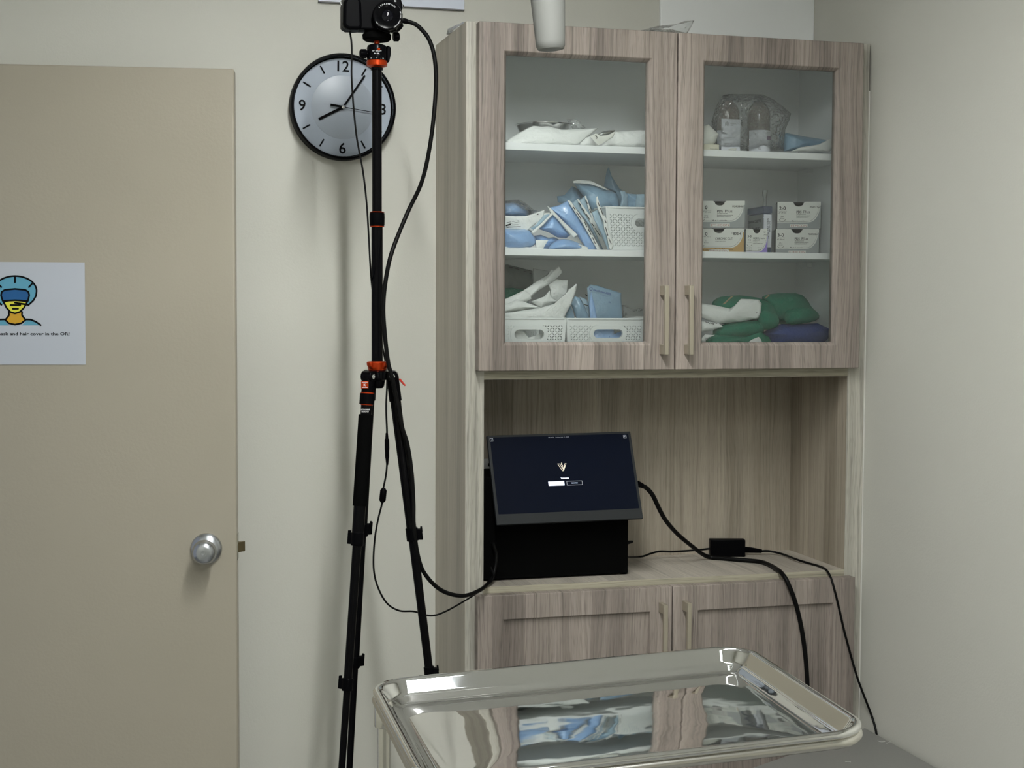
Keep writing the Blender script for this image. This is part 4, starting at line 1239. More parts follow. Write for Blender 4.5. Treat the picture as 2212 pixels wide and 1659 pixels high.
soft('plastic_film', Z3([(1200, 1300), (1310, 1255), (1520, 1222), (1620, 1170), (1718, 1120), (1715, 1240), (1640, 1305)]), 0.055, 0.016, M_pouch, 'white and clear pouch lying across the front of the blue drape pack', 'pouch', wr=0.004, zmin=S1)

# --- middle shelf, left: pile of blue pouches
pk1 = soft('drape_pouch', Z4([(120, 500), (178, 490), (290, 480), (380, 530), (450, 590), (458, 640), (400, 670), (120, 670)]), 0.11, 0.06, M_blue, 'bright blue wrapped pack at top left of the middle shelf pile', 'pouch', PG, wr=0.004, seed=2, round_=1)
soft('clear_film', Z4([(120, 470), (178, 455), (330, 442), (420, 490), (500, 560), (560, 585), (470, 640), (120, 620)]), 0.105, 0.085, M_film, 'clear glossy film', parent=pk1, wr=0.006, ws=55)
fl = soft('pouch_flap', Z4([(120, 642), (178, 640), (300, 648), (420, 645), (540, 610), (650, 568), (628, 668), (490, 770), (440, 815), (300, 805), (120, 795)]), 0.055, 0.006, M_pouch, 'white printed paper flap across the blue pile on the middle shelf', 'pouch flap', wr=0.004, seed=3, ws=18)
q4 = lambda *a: [Z4([(a[0], a[1])])[0], Z4([(a[2], a[3])])[0]]
yk = 0.047
ink(fl, 'printed_text', [dash(*Z4([(x0, y0)])[0], *Z4([(x1, y1)])[0], t) for x0, y0, x1, y1, t in
    ((180, 760, 240, 742, 3.0), (255, 712, 335, 700, 0.6), (235, 735, 340, 715, 0.6), (250, 752, 330, 745, 0.6), (556, 624, 572, 620, 2.4), (190, 725, 245, 715, 0.8), (190, 782, 360, 770, 1.0))], yk)
pk2 = soft('drape_pouch', Z4([(120, 800), (178, 798), (300, 806), (440, 800), (510, 870), (545, 935), (525, 1000), (400, 1040), (120, 1045)]), 0.05, 0.06, M_blue, 'fat blue pack at bottom left of the middle shelf', 'pouch', PG, wr=0.004, seed=5, zmin=S2+0.003, round_=1)
soft('paper_backing', Z4([(120, 1015), (300, 1008), (480, 1018), (700, 1040), (690, 1062), (120, 1062)]), 0.04, 0.005, M_pouch, 'white paper backing', parent=pk2, zmin=S2)
pk3 = soft('drape_pouch', Z4([(520, 880), (600, 870), (690, 905), (760, 900), (840, 935), (700, 1040), (620, 1055), (540, 1040)]), 0.09, 0.04, M_blue, 'dark blue pack between the fat pack and the tent shaped pouch', 'pouch', PG, wr=0.004, seed=6, zmin=S2)
soft('paper_tab', Z4([(535, 930), (690, 932), (655, 985), (620, 1050), (545, 1050)]), 0.045, 0.004, M_pouch, 'white paper tab', parent=pk3, zmin=S2)
pk4 = soft('drape_pouch', Z4([(640, 612), (735, 590), (720, 640), (600, 760), (500, 850), (470, 825), (440, 812), (520, 760)]), 0.055, 0.012, M_bluepale, 'pale blue side of the tent shaped pouch, left slope', 'pouch', PG, border=0.22, wr=0.003, seed=8)
soft('paper_edge', Z4([(735, 600), (745, 625), (620, 760), (510, 856), (480, 840), (600, 735)]), 0.043, 0.003, M_pouch, 'white paper edge', parent=pk4)
pk5 = soft('drape_pouch', Z4([(735, 615), (800, 690), (950, 875), (900, 912), (800, 902), (700, 845), (560, 795), (620, 740)]), 0.07, 0.05, M_blue, 'deep blue pack hanging inside the tent shaped pouch', 'pouch', PG, wr=0.004, seed=9)
soft('paper_edge', Z4([(675, 525), (725, 560), (850, 690), (1042, 872), (1000, 907), (955, 865), (800, 690), (720, 610)]), 0.048, 0.004, M_pouch, 'white paper edge', parent=pk5)
pk6 = soft('drape_pouch', Z4([(690, 1010), (780, 932), (860, 920), (960, 930), (1090, 985), (1160, 1050), (700, 1056)]), 0.045, 0.05, M_blue, 'low blue pack at the middle shelf edge below the leaning pouches', 'pouch', PG, wr=0.004, seed=10, zmin=S2, round_=1)
pf = soft('paper_end', Z4([(800, 1040), (940, 992), (1060, 984), (1160, 1018), (1165, 1056), (800, 1056)]), 0.033, 0.003, M_pouch, 'white paper end', parent=pk6, zmin=S2)
ink(pf, 'printed_mark', [dash(*Z4([(1062, 1012)])[0], *Z4([(1085, 1012)])[0], 1.2)], 0.0295, M_greyink)
def leaning(px, edge, y, m, label, marks=(), seed=0, T_=0.022):
    o = soft('leaning_pouch', Z4(px), y, T_, m, label, 'pouch', 'blue pouches leaning in a row on the middle shelf', wr=0.004, seed=seed, zmin=S2)
    rim, sw = blob(Z4(edge), y-0.016, 0.003, zmin=S2)
    e = obj('paper_edge', sw, M_pouch, o, smooth='all')
    if marks: ink(e, 'printed_mark', [dash(*Z4([(a, b)])[0], *Z4([(c, d)])[0], 1.5) for a, b, c, d in marks], y-0.0188)
    return o
leaning([(700, 545), (820, 515), (925, 457), (1100, 720), (1300, 1045), (1150, 1056), (1020, 860), (880, 720)], [(915, 460), (935, 455), (965, 480), (1130, 720), (1320, 1056), (1275, 1056), (1100, 740)], 0.075, M_blue, 'first leaning pouch of the row, deep blue with a long white edge',
        ((985, 535, 1010, 570), (1025, 595, 1080, 680), (1120, 715, 1150, 780), (1165, 800, 1200, 870), (1215, 900, 1250, 975)), 21)
leaning([(965, 492), (1040, 440), (1060, 462), (1250, 750), (1400, 1050), (1330, 1056), (1150, 740)], [(1030, 445), (1048, 440), (1075, 485), (1230, 700), (1410, 1056), (1350, 1056), (1200, 740)], 0.10, M_bluepale, 'second leaning pouch of the row, pale blue green with a printed white edge',
        ((1058, 490, 1080, 525), (1095, 555, 1120, 590), (1140, 620, 1185, 690), (1205, 730, 1235, 770), (1245, 790, 1310, 890)), 22)
leaning([(1055, 450), (1135, 400), (1210, 620), (1320, 860), (1390, 1050), (1300, 1000), (1160, 640)], [(1120, 408), (1138, 400), (1165, 480), (1225, 660), (1330, 870), (1310, 880), (1205, 670)], 0.125, M_bluepale, 'third leaning pouch of the row, short blue green one', ((1140, 460, 1155, 500), (1180, 560, 1200, 610)), 23)
leaning([(1210, 600), (1290, 560), (1360, 760), (1440, 1050), (1400, 1056), (1320, 860), (1230, 680)], [(1262, 420), (1275, 405), (1300, 500), (1345, 620), (1398, 700), (1405, 800), (1445, 900), (1465, 1000), (1445, 1056), (1415, 1040), (1405, 930), (1355, 800), (1345, 700), (1290, 590), (1262, 500)], 0.042, M_bluepale, 'last leaning pouch of the row with a wavy printed edge beside the white basket',
        ((1280, 480, 1300, 530), (1310, 550, 1345, 640), (1365, 690, 1380, 730), (1372, 780, 1400, 880), (1410, 910, 1440, 980)), 24, T_=0.012)
soft('drape_pouch', Z4([(790, 408), (880, 395), (970, 290), (1040, 320), (1110, 400), (1240, 560), (1000, 600), (900, 520), (800, 480)]), 0.19, 0.04, M_bluedk, 'dull dark blue pouch behind the leaning row', 'pouch', PG, wr=0.005, seed=11)
bp_ = soft('drape_pouch', Z4([(985, 235), (1050, 222), (1190, 232), (1400, 332), (1500, 372), (1535, 450), (1535, 560), (1350, 590), (1210, 570), (1110, 410), (1030, 310)]), 0.15, 0.05, M_bluedk, 'big slanted blue pouch with a white top edge sticking out of the middle shelf basket', 'pouch', PG, wr=0.006, seed=12, tilt=(0, -0.0004))
rim, sw = blob(Z4([(982, 228), (1050, 213), (1190, 222), (1280, 265), (1400, 328), (1395, 338), (1270, 290), (1150, 258), (985, 250)]), 0.135, 0.004)
obj('paper_edge', sw, M_pouch, bp_, smooth='all')
soft('drape_pouch', Z4([(1385, 100), (1410, 60), (1440, 160), (1540, 320), (1640, 378), (1640, 580), (1500, 580), (1525, 400), (1350, 292)]), 0.19, 0.03, M_bluedk, 'tall pointed blue pouch standing at the back of the middle shelf basket', 'pouch', PG, wr=0.005, seed=13)
soft('drape_pouch', Z4([(1545, 345), (1600, 345), (1640, 400), (1640, 580), (1530, 580), (1560, 450)]), 0.13, 0.02, M_bluepale, 'narrow pale blue pouch beside the pointed one in the middle shelf basket', 'pouch', PG, wr=0.005, seed=15)
soft('drape_pouch', Z4([(1630, 375), (1750, 385), (1900, 388), (1950, 420), (1950, 590), (1640, 590)]), 0.13, 0.04, M_bluedk, 'blue pouch at the right rear of the middle shelf basket', 'pouch', PG, wr=0.006, seed=14)
soft('drape_pouch', Z4([(1745, 385), (1850, 380), (1930, 400), (1930, 590), (1735, 590), (1730, 480)]), 0.10, 0.02, M_bluepale, 'pale blue pouch at the right front of the middle shelf basket', 'pouch', PG, wr=0.006, seed=16)

# --- perforated baskets
def basket(u0, u1, vt, y0, depth, zb, label, hu0, hu1, hv0, hv1, rot=0.0, taper=0.010, cells=5.45):
    a, b = P(u0, vt, y0), P(u1, vt, y0)
    wd = b.x-a.x
    H = a.z-zb
    M = T(a.x, y0, zb) @ Matrix.Rotation(rot, 4, 'Z')
    bk = thing('plastic_basket', label, 'basket', M @ Vector((wd/2, depth/2, 0)), 'white perforated baskets')
    cell = 0.0058
    def wall(o, xd, L, name, hole=None):
        """L long at the rim, leaning in by taper at the foot"""
        g = G()
        xd = Vector(xd); inn = Vector((-xd.y, xd.x, 0))
        n = max(2, round((L-2*taper-0.012)/cell)); m = max(2, round((H-0.024)/cell))
        z0, z1 = 0.010, H-0.014
        def pt(s, z):
            q = taper*(1-z/H)
            s2 = q+0.006+(L-2*q-0.012)*s
            return M @ (Vector(o)+xd*s2+inn*q+Vector((0, 0, z)))
        skip = set()
        for i in range(n):
            for j in range(m):
                s0, s1 = i/n, (i+1)/n
                za, zb_ = z0+(z1-z0)*j/m, z0+(z1-z0)*(j+1)/m
                cz_ = (za+zb_)/2
                q_ = taper*(1-cz_/H)
                cs_ = q_+0.006+(L-2*q_-0.012)*(s0+s1)/2
                if hole:
                    hr = (hole[3]-hole[2])/2
                    ex = max(hole[0]+hr-cs_, 0, cs_-(hole[1]-hr))
                    if math.hypot(ex, cz_-(hole[2]+hole[3])/2) < hr+0.005: continue
                sgn = 1 if (i+j) % 2 else -1
                co = [(s0, za), (s1, za), (s1, zb_), (s0, zb_)]
                k = 0.36; q = 0.14
                if sgn > 0: dm = [(-k, -k), (q, -q), (k, k), (-q, q)]
                else: dm = [(-q, -q), (k, -k), (q, q), (-k, k)]
                hs = [((s0+s1)/2+d_[0]*(s1-s0), (za+zb_)/2+d_[1]*(zb_-za)) for d_ in dm]
                vs = [pt(*c) for c in co]+[pt(*h) for h in hs]
                g.add(vs, [(0, 1, 5, 4), (1, 2, 6, 5), (2, 3, 7, 6), (3, 0, 4, 7)])
        g.add([pt(0, 0), pt(1, 0), pt(1, z0), pt(0, z0)], [(0, 1, 2, 3)])
        g.add([pt(0, z1), pt(1, z1), pt(1, H), pt(0, H)], [(0, 1, 2, 3)])
        for e0, e1 in ((-0.006/L, 0), (1, 1+0.006/L)):
            g.add([pt(e0, 0), pt(e1, 0), pt(e1, H), pt(e0, H)], [(0, 1, 2, 3)])
        if hole:
            hx0, hx1, hz0, hz1 = hole
            r = (hz1-hz0)/2
            def stad(gr):
                out = []
                for cx2, s in ((hx1-r, -90), (hx0+r, 90)):
                    for kk in range(13):
                        an = math.radians(s+15*kk)
                        out.append((cx2+(r+gr)*math.cos(an), (hz0+hz1)/2+(r+gr)*math.sin(an)))
                return out
            A, B_ = stad(0), stad(0.0094)
            def ps(x, z, d_=0.001): return M @ (Vector(o)+xd*x+inn*(taper*(1-z/H)-d_)+Vector((0, 0, z)))
            nn = len(A)
            ra, rb2 = [ps(*q) for q in A], [ps(*q) for q in B_]
            rc = [ps(q[0], q[1], -0.006) for q in A]
            g.add(ra+rb2+rc, [(k2, (k2+1) % nn, nn+(k2+1) % nn, nn+k2) for k2 in range(nn)]+[(k2, (k2+1) % nn, 2*nn+(k2+1) % nn, 2*nn+k2) for k2 in range(nn)])
        return obj(name, g, M_basket, bk, solid=0.0014)
    hp = None
    if hu0 is not None:
        sc_ = wd/(u1-u0)
        hp = ((hu0-u0)*sc_, (hu1-u0)*sc_, P(u0, hv1, y0).z-zb, P(u0, hv0, y0).z-zb)
    wall((0, 0, 0), (1, 0, 0), wd, 'front_wall', hp)
    wall((wd, 0, 0), (0, 1, 0), depth, 'side_wall')
    wall((wd, depth, 0), (-1, 0, 0), wd, 'back_wall')
    wall((0, depth, 0), (0, -1, 0), depth, 'side_wall')
    t = taper
    obj('floor_plate', G().add([M @ Vector(q) for q in ((t, t, 0.001), (wd-t, t, 0.001), (wd-t, depth-t, 0.001), (t, depth-t, 0.001))], [(0, 1, 2, 3)]), M_basket, bk, solid=0.0014)
    rim = [M @ Vector((x+wd/2, y+depth/2, H)) for x, y in rrect(wd/2+0.001, depth/2+0.001, 0.012, 6)]
    obj('rim', G().tube(rim+[rim[0]], 0.0024, 8), M_basket, bk, smooth=True)
    return bk
basket(1309, 1500, 447.5, 0.055, 0.20, S2, 'white perforated basket on the middle shelf at the right of the blue pouches', 1372, 1436, 470, 489, taper=0.013)
basket(1064, 1222, 688, 0.03, 0.22, S0, 'white perforated basket on the cabinet floor holding white paper pouches', 1110.5, 1175, 711.5, 734, rot=-0.02, taper=0.006)
basket(1223.5, 1393, 689, 0.035, 0.22, S0, 'white perforated basket on the cabinet floor holding blue pouches', 1282, 1345, 711, 730.5, rot=-0.02, taper=0.010)

# --- cabinet floor, left
dp = soft('document_pouch', Z6([(120, 130), (200, 118), (500, 195), (505, 420), (120, 440)]), 0.24, 0.012, M_greendk, 'dark green clear fronted pouch standing at the back left of the cabinet floor', 'pouch', wr=0.003)
ink(dp, 'printed_mark', [dash(*Z6([(a, b)])[0], *Z6([(c, d)])[0], 2) for a, b, c, d in ((215, 150, 262, 155), (283, 162, 340, 178), (395, 200, 425, 206), (462, 218, 485, 226))], 0.231)
soft('green_towel', Z6([(120, 400), (250, 395), (400, 420), (460, 600), (120, 640)]), 0.21, 0.04, M_green, 'dark green cloth behind the white pouches, left on the cabinet floor', 'cloth', wr=0.005)
soft('clear_pouch', Z6([(505, 165), (600, 182), (705, 197), (640, 300), (505, 345)]), 0.20, 0.006, M_film, 'half clear pouch sheet standing behind the tall white pouch', 'pouch', wr=0.003)
soft('steriliser_pouch', Z6([(395, 425), (505, 350), (580, 300), (690, 235), (725, 178), (765, 185), (815, 128), (838, 160), (855, 215), (780, 290), (690, 355), (560, 440), (420, 560)]), 0.115, 0.014, M_pouch, 'tall curled white pouch rising highest from the left floor basket', 'pouch', PG, wr=0.006, seed=31)
soft('steriliser_pouch', Z6([(690, 355), (785, 292), (860, 303), (926, 305), (915, 400), (905, 500), (800, 560), (720, 520), (712, 420)]), 0.12, 0.01, M_pouch, 'squared white pouch with small printed marks beside the tall curled one', 'pouch', PG, wr=0.004, seed=32)
soft('steriliser_pouch', Z6([(120, 560), (180, 528), (400, 425), (470, 470), (495, 530), (420, 575), (300, 620), (120, 650)]), 0.10, 0.02, M_pouch, 'white pouch lying left of the dark gap in the left floor basket', 'pouch', PG, wr=0.006, seed=33)
soft('steriliser_pouch', Z6([(120, 610), (215, 580), (310, 535), (450, 580), (605, 632), (440, 655), (270, 680), (120, 690)]), 0.065, 0.025, M_pouch, 'folded white pouch with a dark stamp, front left of the left floor basket', 'pouch', PG, wr=0.007, seed=34)
soft('steriliser_pouch', Z6([(480, 560), (640, 500), (705, 425), (720, 500), (800, 560), (700, 615), (600, 635), (520, 600)]), 0.085, 0.02, M_pouch, 'crumpled white pouch under the dark gap in the left floor basket', 'pouch', PG, wr=0.008, seed=35)
big = soft('steriliser_pouch', Z6([(120, 700), (290, 680), (600, 632), (800, 575), (955, 512), (1000, 385), (1018, 350), (1034, 358), (1005, 480), (960, 600), (870, 770), (840, 800), (120, 800)]), 0.055, 0.02, M_pouch, 'broad smooth white pouch along the front of the left floor basket', 'pouch', PG, wr=0.004, seed=36, center=Z6([(620, 715)])[0])
soft('steriliser_pouch', Z6([(905, 490), (925, 420), (1000, 375), (1000, 420), (955, 515), (880, 560)]), 0.10, 0.01, M_pouch, 'small white pouch corner behind the raised tip of the broad pouch', 'pouch', PG, wr=0.004, seed=37)
soft('steriliser_pouch', Z6([(280, 890), (360, 885), (420, 940), (460, 1000), (640, 930), (640, 1060), (280, 1060)]), 0.06, 0.02, M_pouch, 'white pouch seen through the handle hole of the left floor basket', 'pouch', PG, wr=0.005, seed=38)
BG = 'blue pouches in the right floor basket'
soft('leaning_pouch', Z6([(890, 740), (950, 600), (985, 680), (1010, 800), (890, 800)]), 0.09, 0.012, M_bluedk, 'leftmost blue pouch of the right floor basket, low dark triangle', 'pouch', BG, wr=0.004, seed=41)
soft('leaning_pouch', Z6([(955, 585), (1005, 495), (1060, 515), (1130, 640), (1190, 800), (1040, 800), (985, 660)]), 0.11, 0.014, M_bluedk, 'second blue pouch of the right floor basket, leaning left', 'pouch', BG, wr=0.004, seed=42)
sp2 = soft('leaning_pouch', Z6([(1060, 500), (1140, 530), (1185, 600), (1200, 800), (1160, 760), (1110, 620)]), 0.125, 0.01, M_bluepale, 'pale blue pouch end with black print behind the upright labelled pouch', 'pouch', BG, wr=0.003, seed=43)
ink(sp2, 'printed_mark', [dash(*Z6([(a, b)])[0], *Z6([(c, d)])[0], 2.2) for a, b, c, d in ((1130, 475, 1155, 495), (1115, 595, 1165, 610))], 0.105)
ms = soft('labelled_pouch', Z6([(1150, 400), (1190, 355), (1275, 368), (1420, 415), (1560, 458), (1560, 540), (1580, 800), (1190, 800), (1165, 560)]), 0.115, 0.012, M_bluedk, 'upright blue pouch with a printed header in the right floor basket', 'pouch', BG, wr=0.002, seed=44)
TF = frame(P(1060+1225/5.53, 550+430/5.53, 0.104), (0.97, 0, -0.235), (0.235, 0, 0.97))
g = G()
put_text(g, 'maxill steri-PEEL', TF, 0.0048, 0.045, bold=0.02)
put_text(g, 'self sealing pouch', TF @ T(0.018, -0.0055, 0), 0.0014, 0.02)
put_text(g, 'CE', TF @ T(0.042, -0.018, 0), 0.003, 0.006)
q = TF @ Vector((-0.0065, 0.0025, 0))
g.tube([q+Vector((0.0035*math.cos(k*math.pi/8), 0, 0.0035*math.sin(k*math.pi/8))) for k in range(17)], 0.0006, 6)
obj('printed_text', g, M_navy, ms)
soft('leaning_pouch', Z6([(1200, 440), (1240, 600), (1280, 800), (1190, 800), (1175, 600)]), 0.098, 0.006, M_blue, 'narrow blue pouch edge in front of the upright labelled pouch', 'pouch', BG, wr=0.002, seed=45)
soft('leaning_pouch', Z6([(1225, 890), (1330, 885), (1470, 895), (1490, 1000), (1580, 900), (1590, 1060), (1225, 1060)]), 0.06, 0.012, M_blue, 'blue pouch seen through the handle hole of the right floor basket', 'pouch', BG, wr=0.004, seed=46)
soft('clear_pouch', Z6([(1560, 600), (1620, 605), (1700, 655), (1760, 640), (1900, 635), (1900, 760), (1580, 790)]), 0.20, 0.03, M_film, 'grey clear pouch lying behind the right floor basket', 'pouch', wr=0.006)
soft('steriliser_pouch', Z6([(1600, 755), (1750, 735), (1900, 738), (1900, 800), (1640, 800)]), 0.17, 0.02, M_pouch, 'white pouch top just above the rim of the right floor basket', 'pouch', PG, wr=0.004, seed=47)
soft('steriliser_pouch', Z6([(1790, 960), (1812, 888), (1870, 925), (1900, 1060), (1795, 1060)]), 0.05, 0.02, M_pouch, 'white pouch scrap between the right floor basket and the door stile', 'pouch', PG, wr=0.005, seed=48)

# --- middle shelf, right: cartons, plastic case, tube
def carton(u0, v0, u1, v1, y, band, code, size, name1, name2, lines, label, zb, depth=0.085, rot=-0.40, small=False):
    um = (u0+u1)/2
    c = P(um, (v0+v1)/2, y)
    k = 1/ppm(c)
    wd = (u1-u0)*k
    ht = P(um, v0, y).z-zb
    M = T(c.x, c.y, zb) @ Matrix.Rotation(rot, 4, 'Z')
    ct = thing('suture_carton', label, 'carton', M @ Vector((0, depth/2, 0)), 'suture cartons on the middle shelf')
    hw = wd/2
    nr = (0.016 if not small else 0.011)
    nx = -hw+wd*0.49 if not small else 0.0
    nd = 0.011
    # front with the thumb notch, then the shell behind it
    out = [(-hw, 0), (hw, 0), (hw, ht)]
    out += [(nx+nr, ht)]+[(nx+nr*0.72*math.cos(math.radians(a)), ht-0.003-nd*0.75*math.sin(math.radians(a))) for a in range(0, 181, 18)]+[(nx-nr, ht), (-hw, ht)]
    g = G().prism([M @ Vector((x, 0, z)) for x, z in out], M.to_3x3() @ Vector((0, 0.0012, 0)))
    fr = obj('front_panel', g, M_boxw, ct)
    g = G().box(-hw, 0.0012, 0, -hw+0.001, depth, ht, M=M).box(hw-0.001, 0.0012, 0, hw, depth, ht, M=M)
    g.box(-hw+0.001, depth-0.001, 0, hw-0.001, depth, ht, M=M).box(-hw+0.001, 0.0012, 0, hw-0.001, depth-0.001, 0.001, M=M)
    obj('carton_shell', g, M_boxgrey if band is M_boxgrey else M_boxw, ct)
    obj('carton_lid', G().box(-hw-0.0005, 0.006, ht-0.001, hw+0.0005, depth, ht+0.0004, M=M), M_greyink, ct)
    # coloured corner band
    FM = M @ frame((-hw, -0.0004, 0), (1, 0, 0), (0, 0, 1))
    def fq(g, pts, up_=0.0): g.add([FM @ Vector((x, z, up_)) for x, z in pts], [tuple(range(len(pts)))])
    bh = ht*(0.23 if not small else 0.10)
    g = G()
    curve = [(wd*0.72+wd*0.26*math.sin(math.radians(t)), bh+(ht*0.62)*(1-math.cos(math.radians(t)))) for t in range(0, 91, 9)] if not small else [(wd*0.60+wd*0.38*math.sin(math.radians(t)), bh+(ht*0.60)*(1-math.cos(math.radians(t)))) for t in range(0, 91, 9)]
    pts = [(0, 0), (wd, 0), (wd, curve[-1][1]+ht*0.02)]
    fq(g, [(0, 0), (wd, 0), (wd, bh), (0, bh)])
    for (x0, z0), (x1, z1) in zip(curve, curve[1:]): fq(g, [(x0, z0), (wd, z0), (wd, z1), (x1, z1)])
    obj('coloured_band', g, band, fr)
    g = G()
    lnx = [(0, bh+0.0022)]+[(x-wd*0.022, z+0.0022) for x, z in curve]
    for (x0, z0), (x1, z1) in zip(lnx, lnx[1:]):
        fq(g, [(x0, z0), (x1, z1), (x1-0.0004, z1+0.0006), (x0, z0+0.0006)], 0.0003)
    obj('line', g, M_greyink, fr)
    g = G()
    def tx(s, fx, fz, h, w_=None, al='l', b=0.0): put_text(g, s, FM @ T(wd*fx, ht*fz, 0.0004), ht*h, wd*w_ if w_ else None, al, b)
    for a in lines: tx(*a)
    # curved needle
    nx_, nz_, nr_ = (0.115*wd, 0.40*ht, 0.085*wd) if not small else (0.17*wd, 0.42*ht, 0.13*wd)
    for t in range(200, 340, 14):
        a0_, a1_ = math.radians(t), math.radians(t+14)
        fq(g, [(nx_+nr_*math.cos(a0_), nz_+nr_*math.sin(a0_)), (nx_+nr_*math.cos(a1_), nz_+nr_*math.sin(a1_)), (nx_+(nr_-0.0007)*math.cos(a1_), nz_+(nr_-0.0007)*math.sin(a1_)), (nx_+(nr_-0.0007)*math.cos(a0_), nz_+(nr_-0.0007)*math.sin(a0_))], 0.0004)
    obj('printed_text', g, M_ink, fr)
    if not small:
        g = G()
        fq(g, [(wd*0.30, bh*0.25), (wd*0.70, bh*0.25), (wd*0.70, bh*0.72), (wd*0.30, bh*0.72)], 0.0003)
        pl_ = obj('name_plate', g, M_boxw, fr)
        g = G(); put_text(g, 'ETHICON', FM @ T(wd*0.5, bh*0.31, 0.0006), bh*0.34, wd*0.36, 'c'); obj('plate_text', g, M_pinkink, pl_)
    return ct, M, ht
def pds(size, code, nd):
    return [(size, 0.115, 0.70, 0.13, None, 'c', 0.012), ('(3.5 metric) 27 in (70 cm)', 0.115, 0.645, 0.022, 0.20, 'c'), ('27" (70 cm)', 0.115, 0.575, 0.045, 0.17, 'c', 0.01), (nd, 0.115, 0.43, 0.05, 0.075, 'c'), ('65 mm', 0.115, 0.37, 0.035, 0.09, 'c'),
            ('PDS', 0.44, 0.575, 0.095, 0.115, 'l', 0.011), ('Plus', 0.60, 0.575, 0.105, 0.15, 'l', -0.004), ('Antibacterial', 0.44, 0.525, 0.035, 0.21, 'l', 0.011), ('Polydioxanone suture', 0.44, 0.46, 0.035, 0.32, 'l', 0.01), ('MONOFILAMENT', 0.44, 0.405, 0.035, 0.28, 'l'), ('36 x 1', 0.33, 0.265, 0.045, 0.13, 'l', 0.01), ('sterile', 0.49, 0.265, 0.035, 0.15), (code, 0.97, 0.76, 0.065, 0.22, 'r', 0.01)]
zS = S2
lowtop = P(1560, 493.5, 0.15).z
c0 = carton(1501, 493.5, 1606.5, 543, 0.15, M_boxtan, '', '0', '', '', [('0', 0.235, 0.72, 0.135, None, 'c', 0.012), ('(4 Ph. Eur.)', 0.235, 0.655, 0.035, 0.17, 'c'), ('CT', 0.235, 0.50, 0.05, 0.04, 'c'), ('40 mm', 0.235, 0.42, 0.035, 0.09, 'c'), ('CHROMIC GUT', 0.42, 0.545, 0.10, 0.35, 'l'), ('surgical gut suture', 0.42, 0.485, 0.03, 0.21), ('802H', 0.93, 0.74, 0.11, 0.15, 'r', 0.012), ('REF', 0.74, 0.80, 0.03, 0.03), ('27" (70 cm)', 0.15, 0.13, 0.05, 0.19), ('36 x 1', 0.41, 0.17, 0.04, 0.1), ('4-0', 0.55, 0.17, 0.05, 0.06), ('sterile', 0.68, 0.15, 0.04, 0.1)], 'white suture carton with a tan band, lower left of the middle shelf cartons', zS)
carton(1503, 434, 1608, 491, 0.15, M_boxgrey, '', '0', '', '', [(a[0], a[1]+0.10, *a[2:]) if a[1] < 0.2 else a for a in pds('0', 'PDP334H', 'CT-2')], 'white grey banded suture carton of size 0 on top of the tan banded one', lowtop+0.0008)
carton(1611.5, 494, 1657.5, 543, 0.15, M_purple, '', '', '', '', [('5-0', 0.17, 0.66, 0.085, 0.17, 'c', 0.012), ('P-3', 0.17, 0.53, 0.05, 0.12, 'c'), ('13 mm', 0.17, 0.46, 0.03, 0.18, 'c'), ('PRIME', 0.17, 0.24, 0.03, 0.25, 'c'), ('18" (45 cm)', 0.17, 0.19, 0.03, 0.26, 'c'), ('undyed', 0.17, 0.14, 0.03, 0.22, 'c'), ('VICRYL', 0.33, 0.585, 0.075, 0.30, 'l', 0.011), ('Rapide', 0.68, 0.60, 0.05, 0.2), ('polyglactin 910', 0.33, 0.52, 0.028, 0.3), ('braided', 0.33, 0.47, 0.028, 0.22), ('synthetic absorbable suture', 0.33, 0.41, 0.035, 0.45, 'l', 0.01), ('12 x 1', 0.55, 0.24, 0.035, 0.2), ('27/9', 0.56, 0.16, 0.04, 0.13), ('W9', 0.9, 0.83, 0.06, 0.08, 'r'), ('J463', 0.95, 0.74, 0.04, 0.13, 'r')], 'small white suture carton with a purple band between the two lower cartons', zS, depth=0.08, small=True)
carton(1676.5, 494.5, 1768, 543, 0.15, M_boxgrey, '', '3-0', '', '', pds('3-0', 'PDP332H', 'CT-2'), 'white suture carton with a grey band and size 3-0, lower right', zS)
carton(1680, 436, 1772, 491.5, 0.15, M_boxgrey, '', '2-0', '', '', pds('2-0', 'PDP317H', 'SH'), 'white grey banded suture carton of size 2-0 on top of the 3-0 one', P(1722, 494.5, 0.15).z+0.0008)
# clear blue plastic case with labels
e0 = P(1480+985/5.82, 380+480/5.82, 0.165); e1 = P(1480+1090/5.82, 380+480/5.82, 0.165)
zt_ = P(1480+985/5.82, 380+380/5.82, 0.165).z
pcse = thing('cassette_case', 'blue clear plastic case with white labels behind the purple banded carton', 'case', ((e0.x+e1.x)/2, 0.21, S2))
obj('lid', G().box(e0.x-0.001, 0.163, zt_-0.017, e1.x+0.001, 0.256, zt_), M_bluefilm, pcse, bevel=0.002)
obj('case_body', G().box(e0.x, 0.165, S2, e1.x, 0.254, zt_-0.0175), M_bluefilm, pcse, bevel=0.001)
zl = P(1480+985/5.82, 380+482/5.82, 0.165).z
lbs = obj('side_label', G().box(e0.x-0.0008, 0.166, S2+0.002, e0.x-0.0003, 0.253, zl), M_boxgrey, pcse)
g = G()
put_text(g, 'GENERAL CASSETTE', frame((e0.x-0.0011, 0.248, zl-0.018), (0, -1, 0), (0, 0, 1)), 0.006, 0.07, bold=0.01)
put_text(g, 'Sterilize only for', frame((e0.x-0.0011, 0.240, zl-0.034), (0, -1, 0), (0, 0, 1)), 0.005, 0.055, bold=0.01)
obj('printed_text', g, M_ink, lbs)
lbf = obj('end_label', G().box(e0.x+0.0005, 0.1642, S2+0.018, e1.x-0.0005, 0.1646, zl), M_label, pcse)
g = G()
put_text(g, 'MIL PATTERN', frame((e0.x+0.0135, 0.1638, zl-0.052), (0, 0, 1), (-1, 0, 0)), 0.004, 0.042)
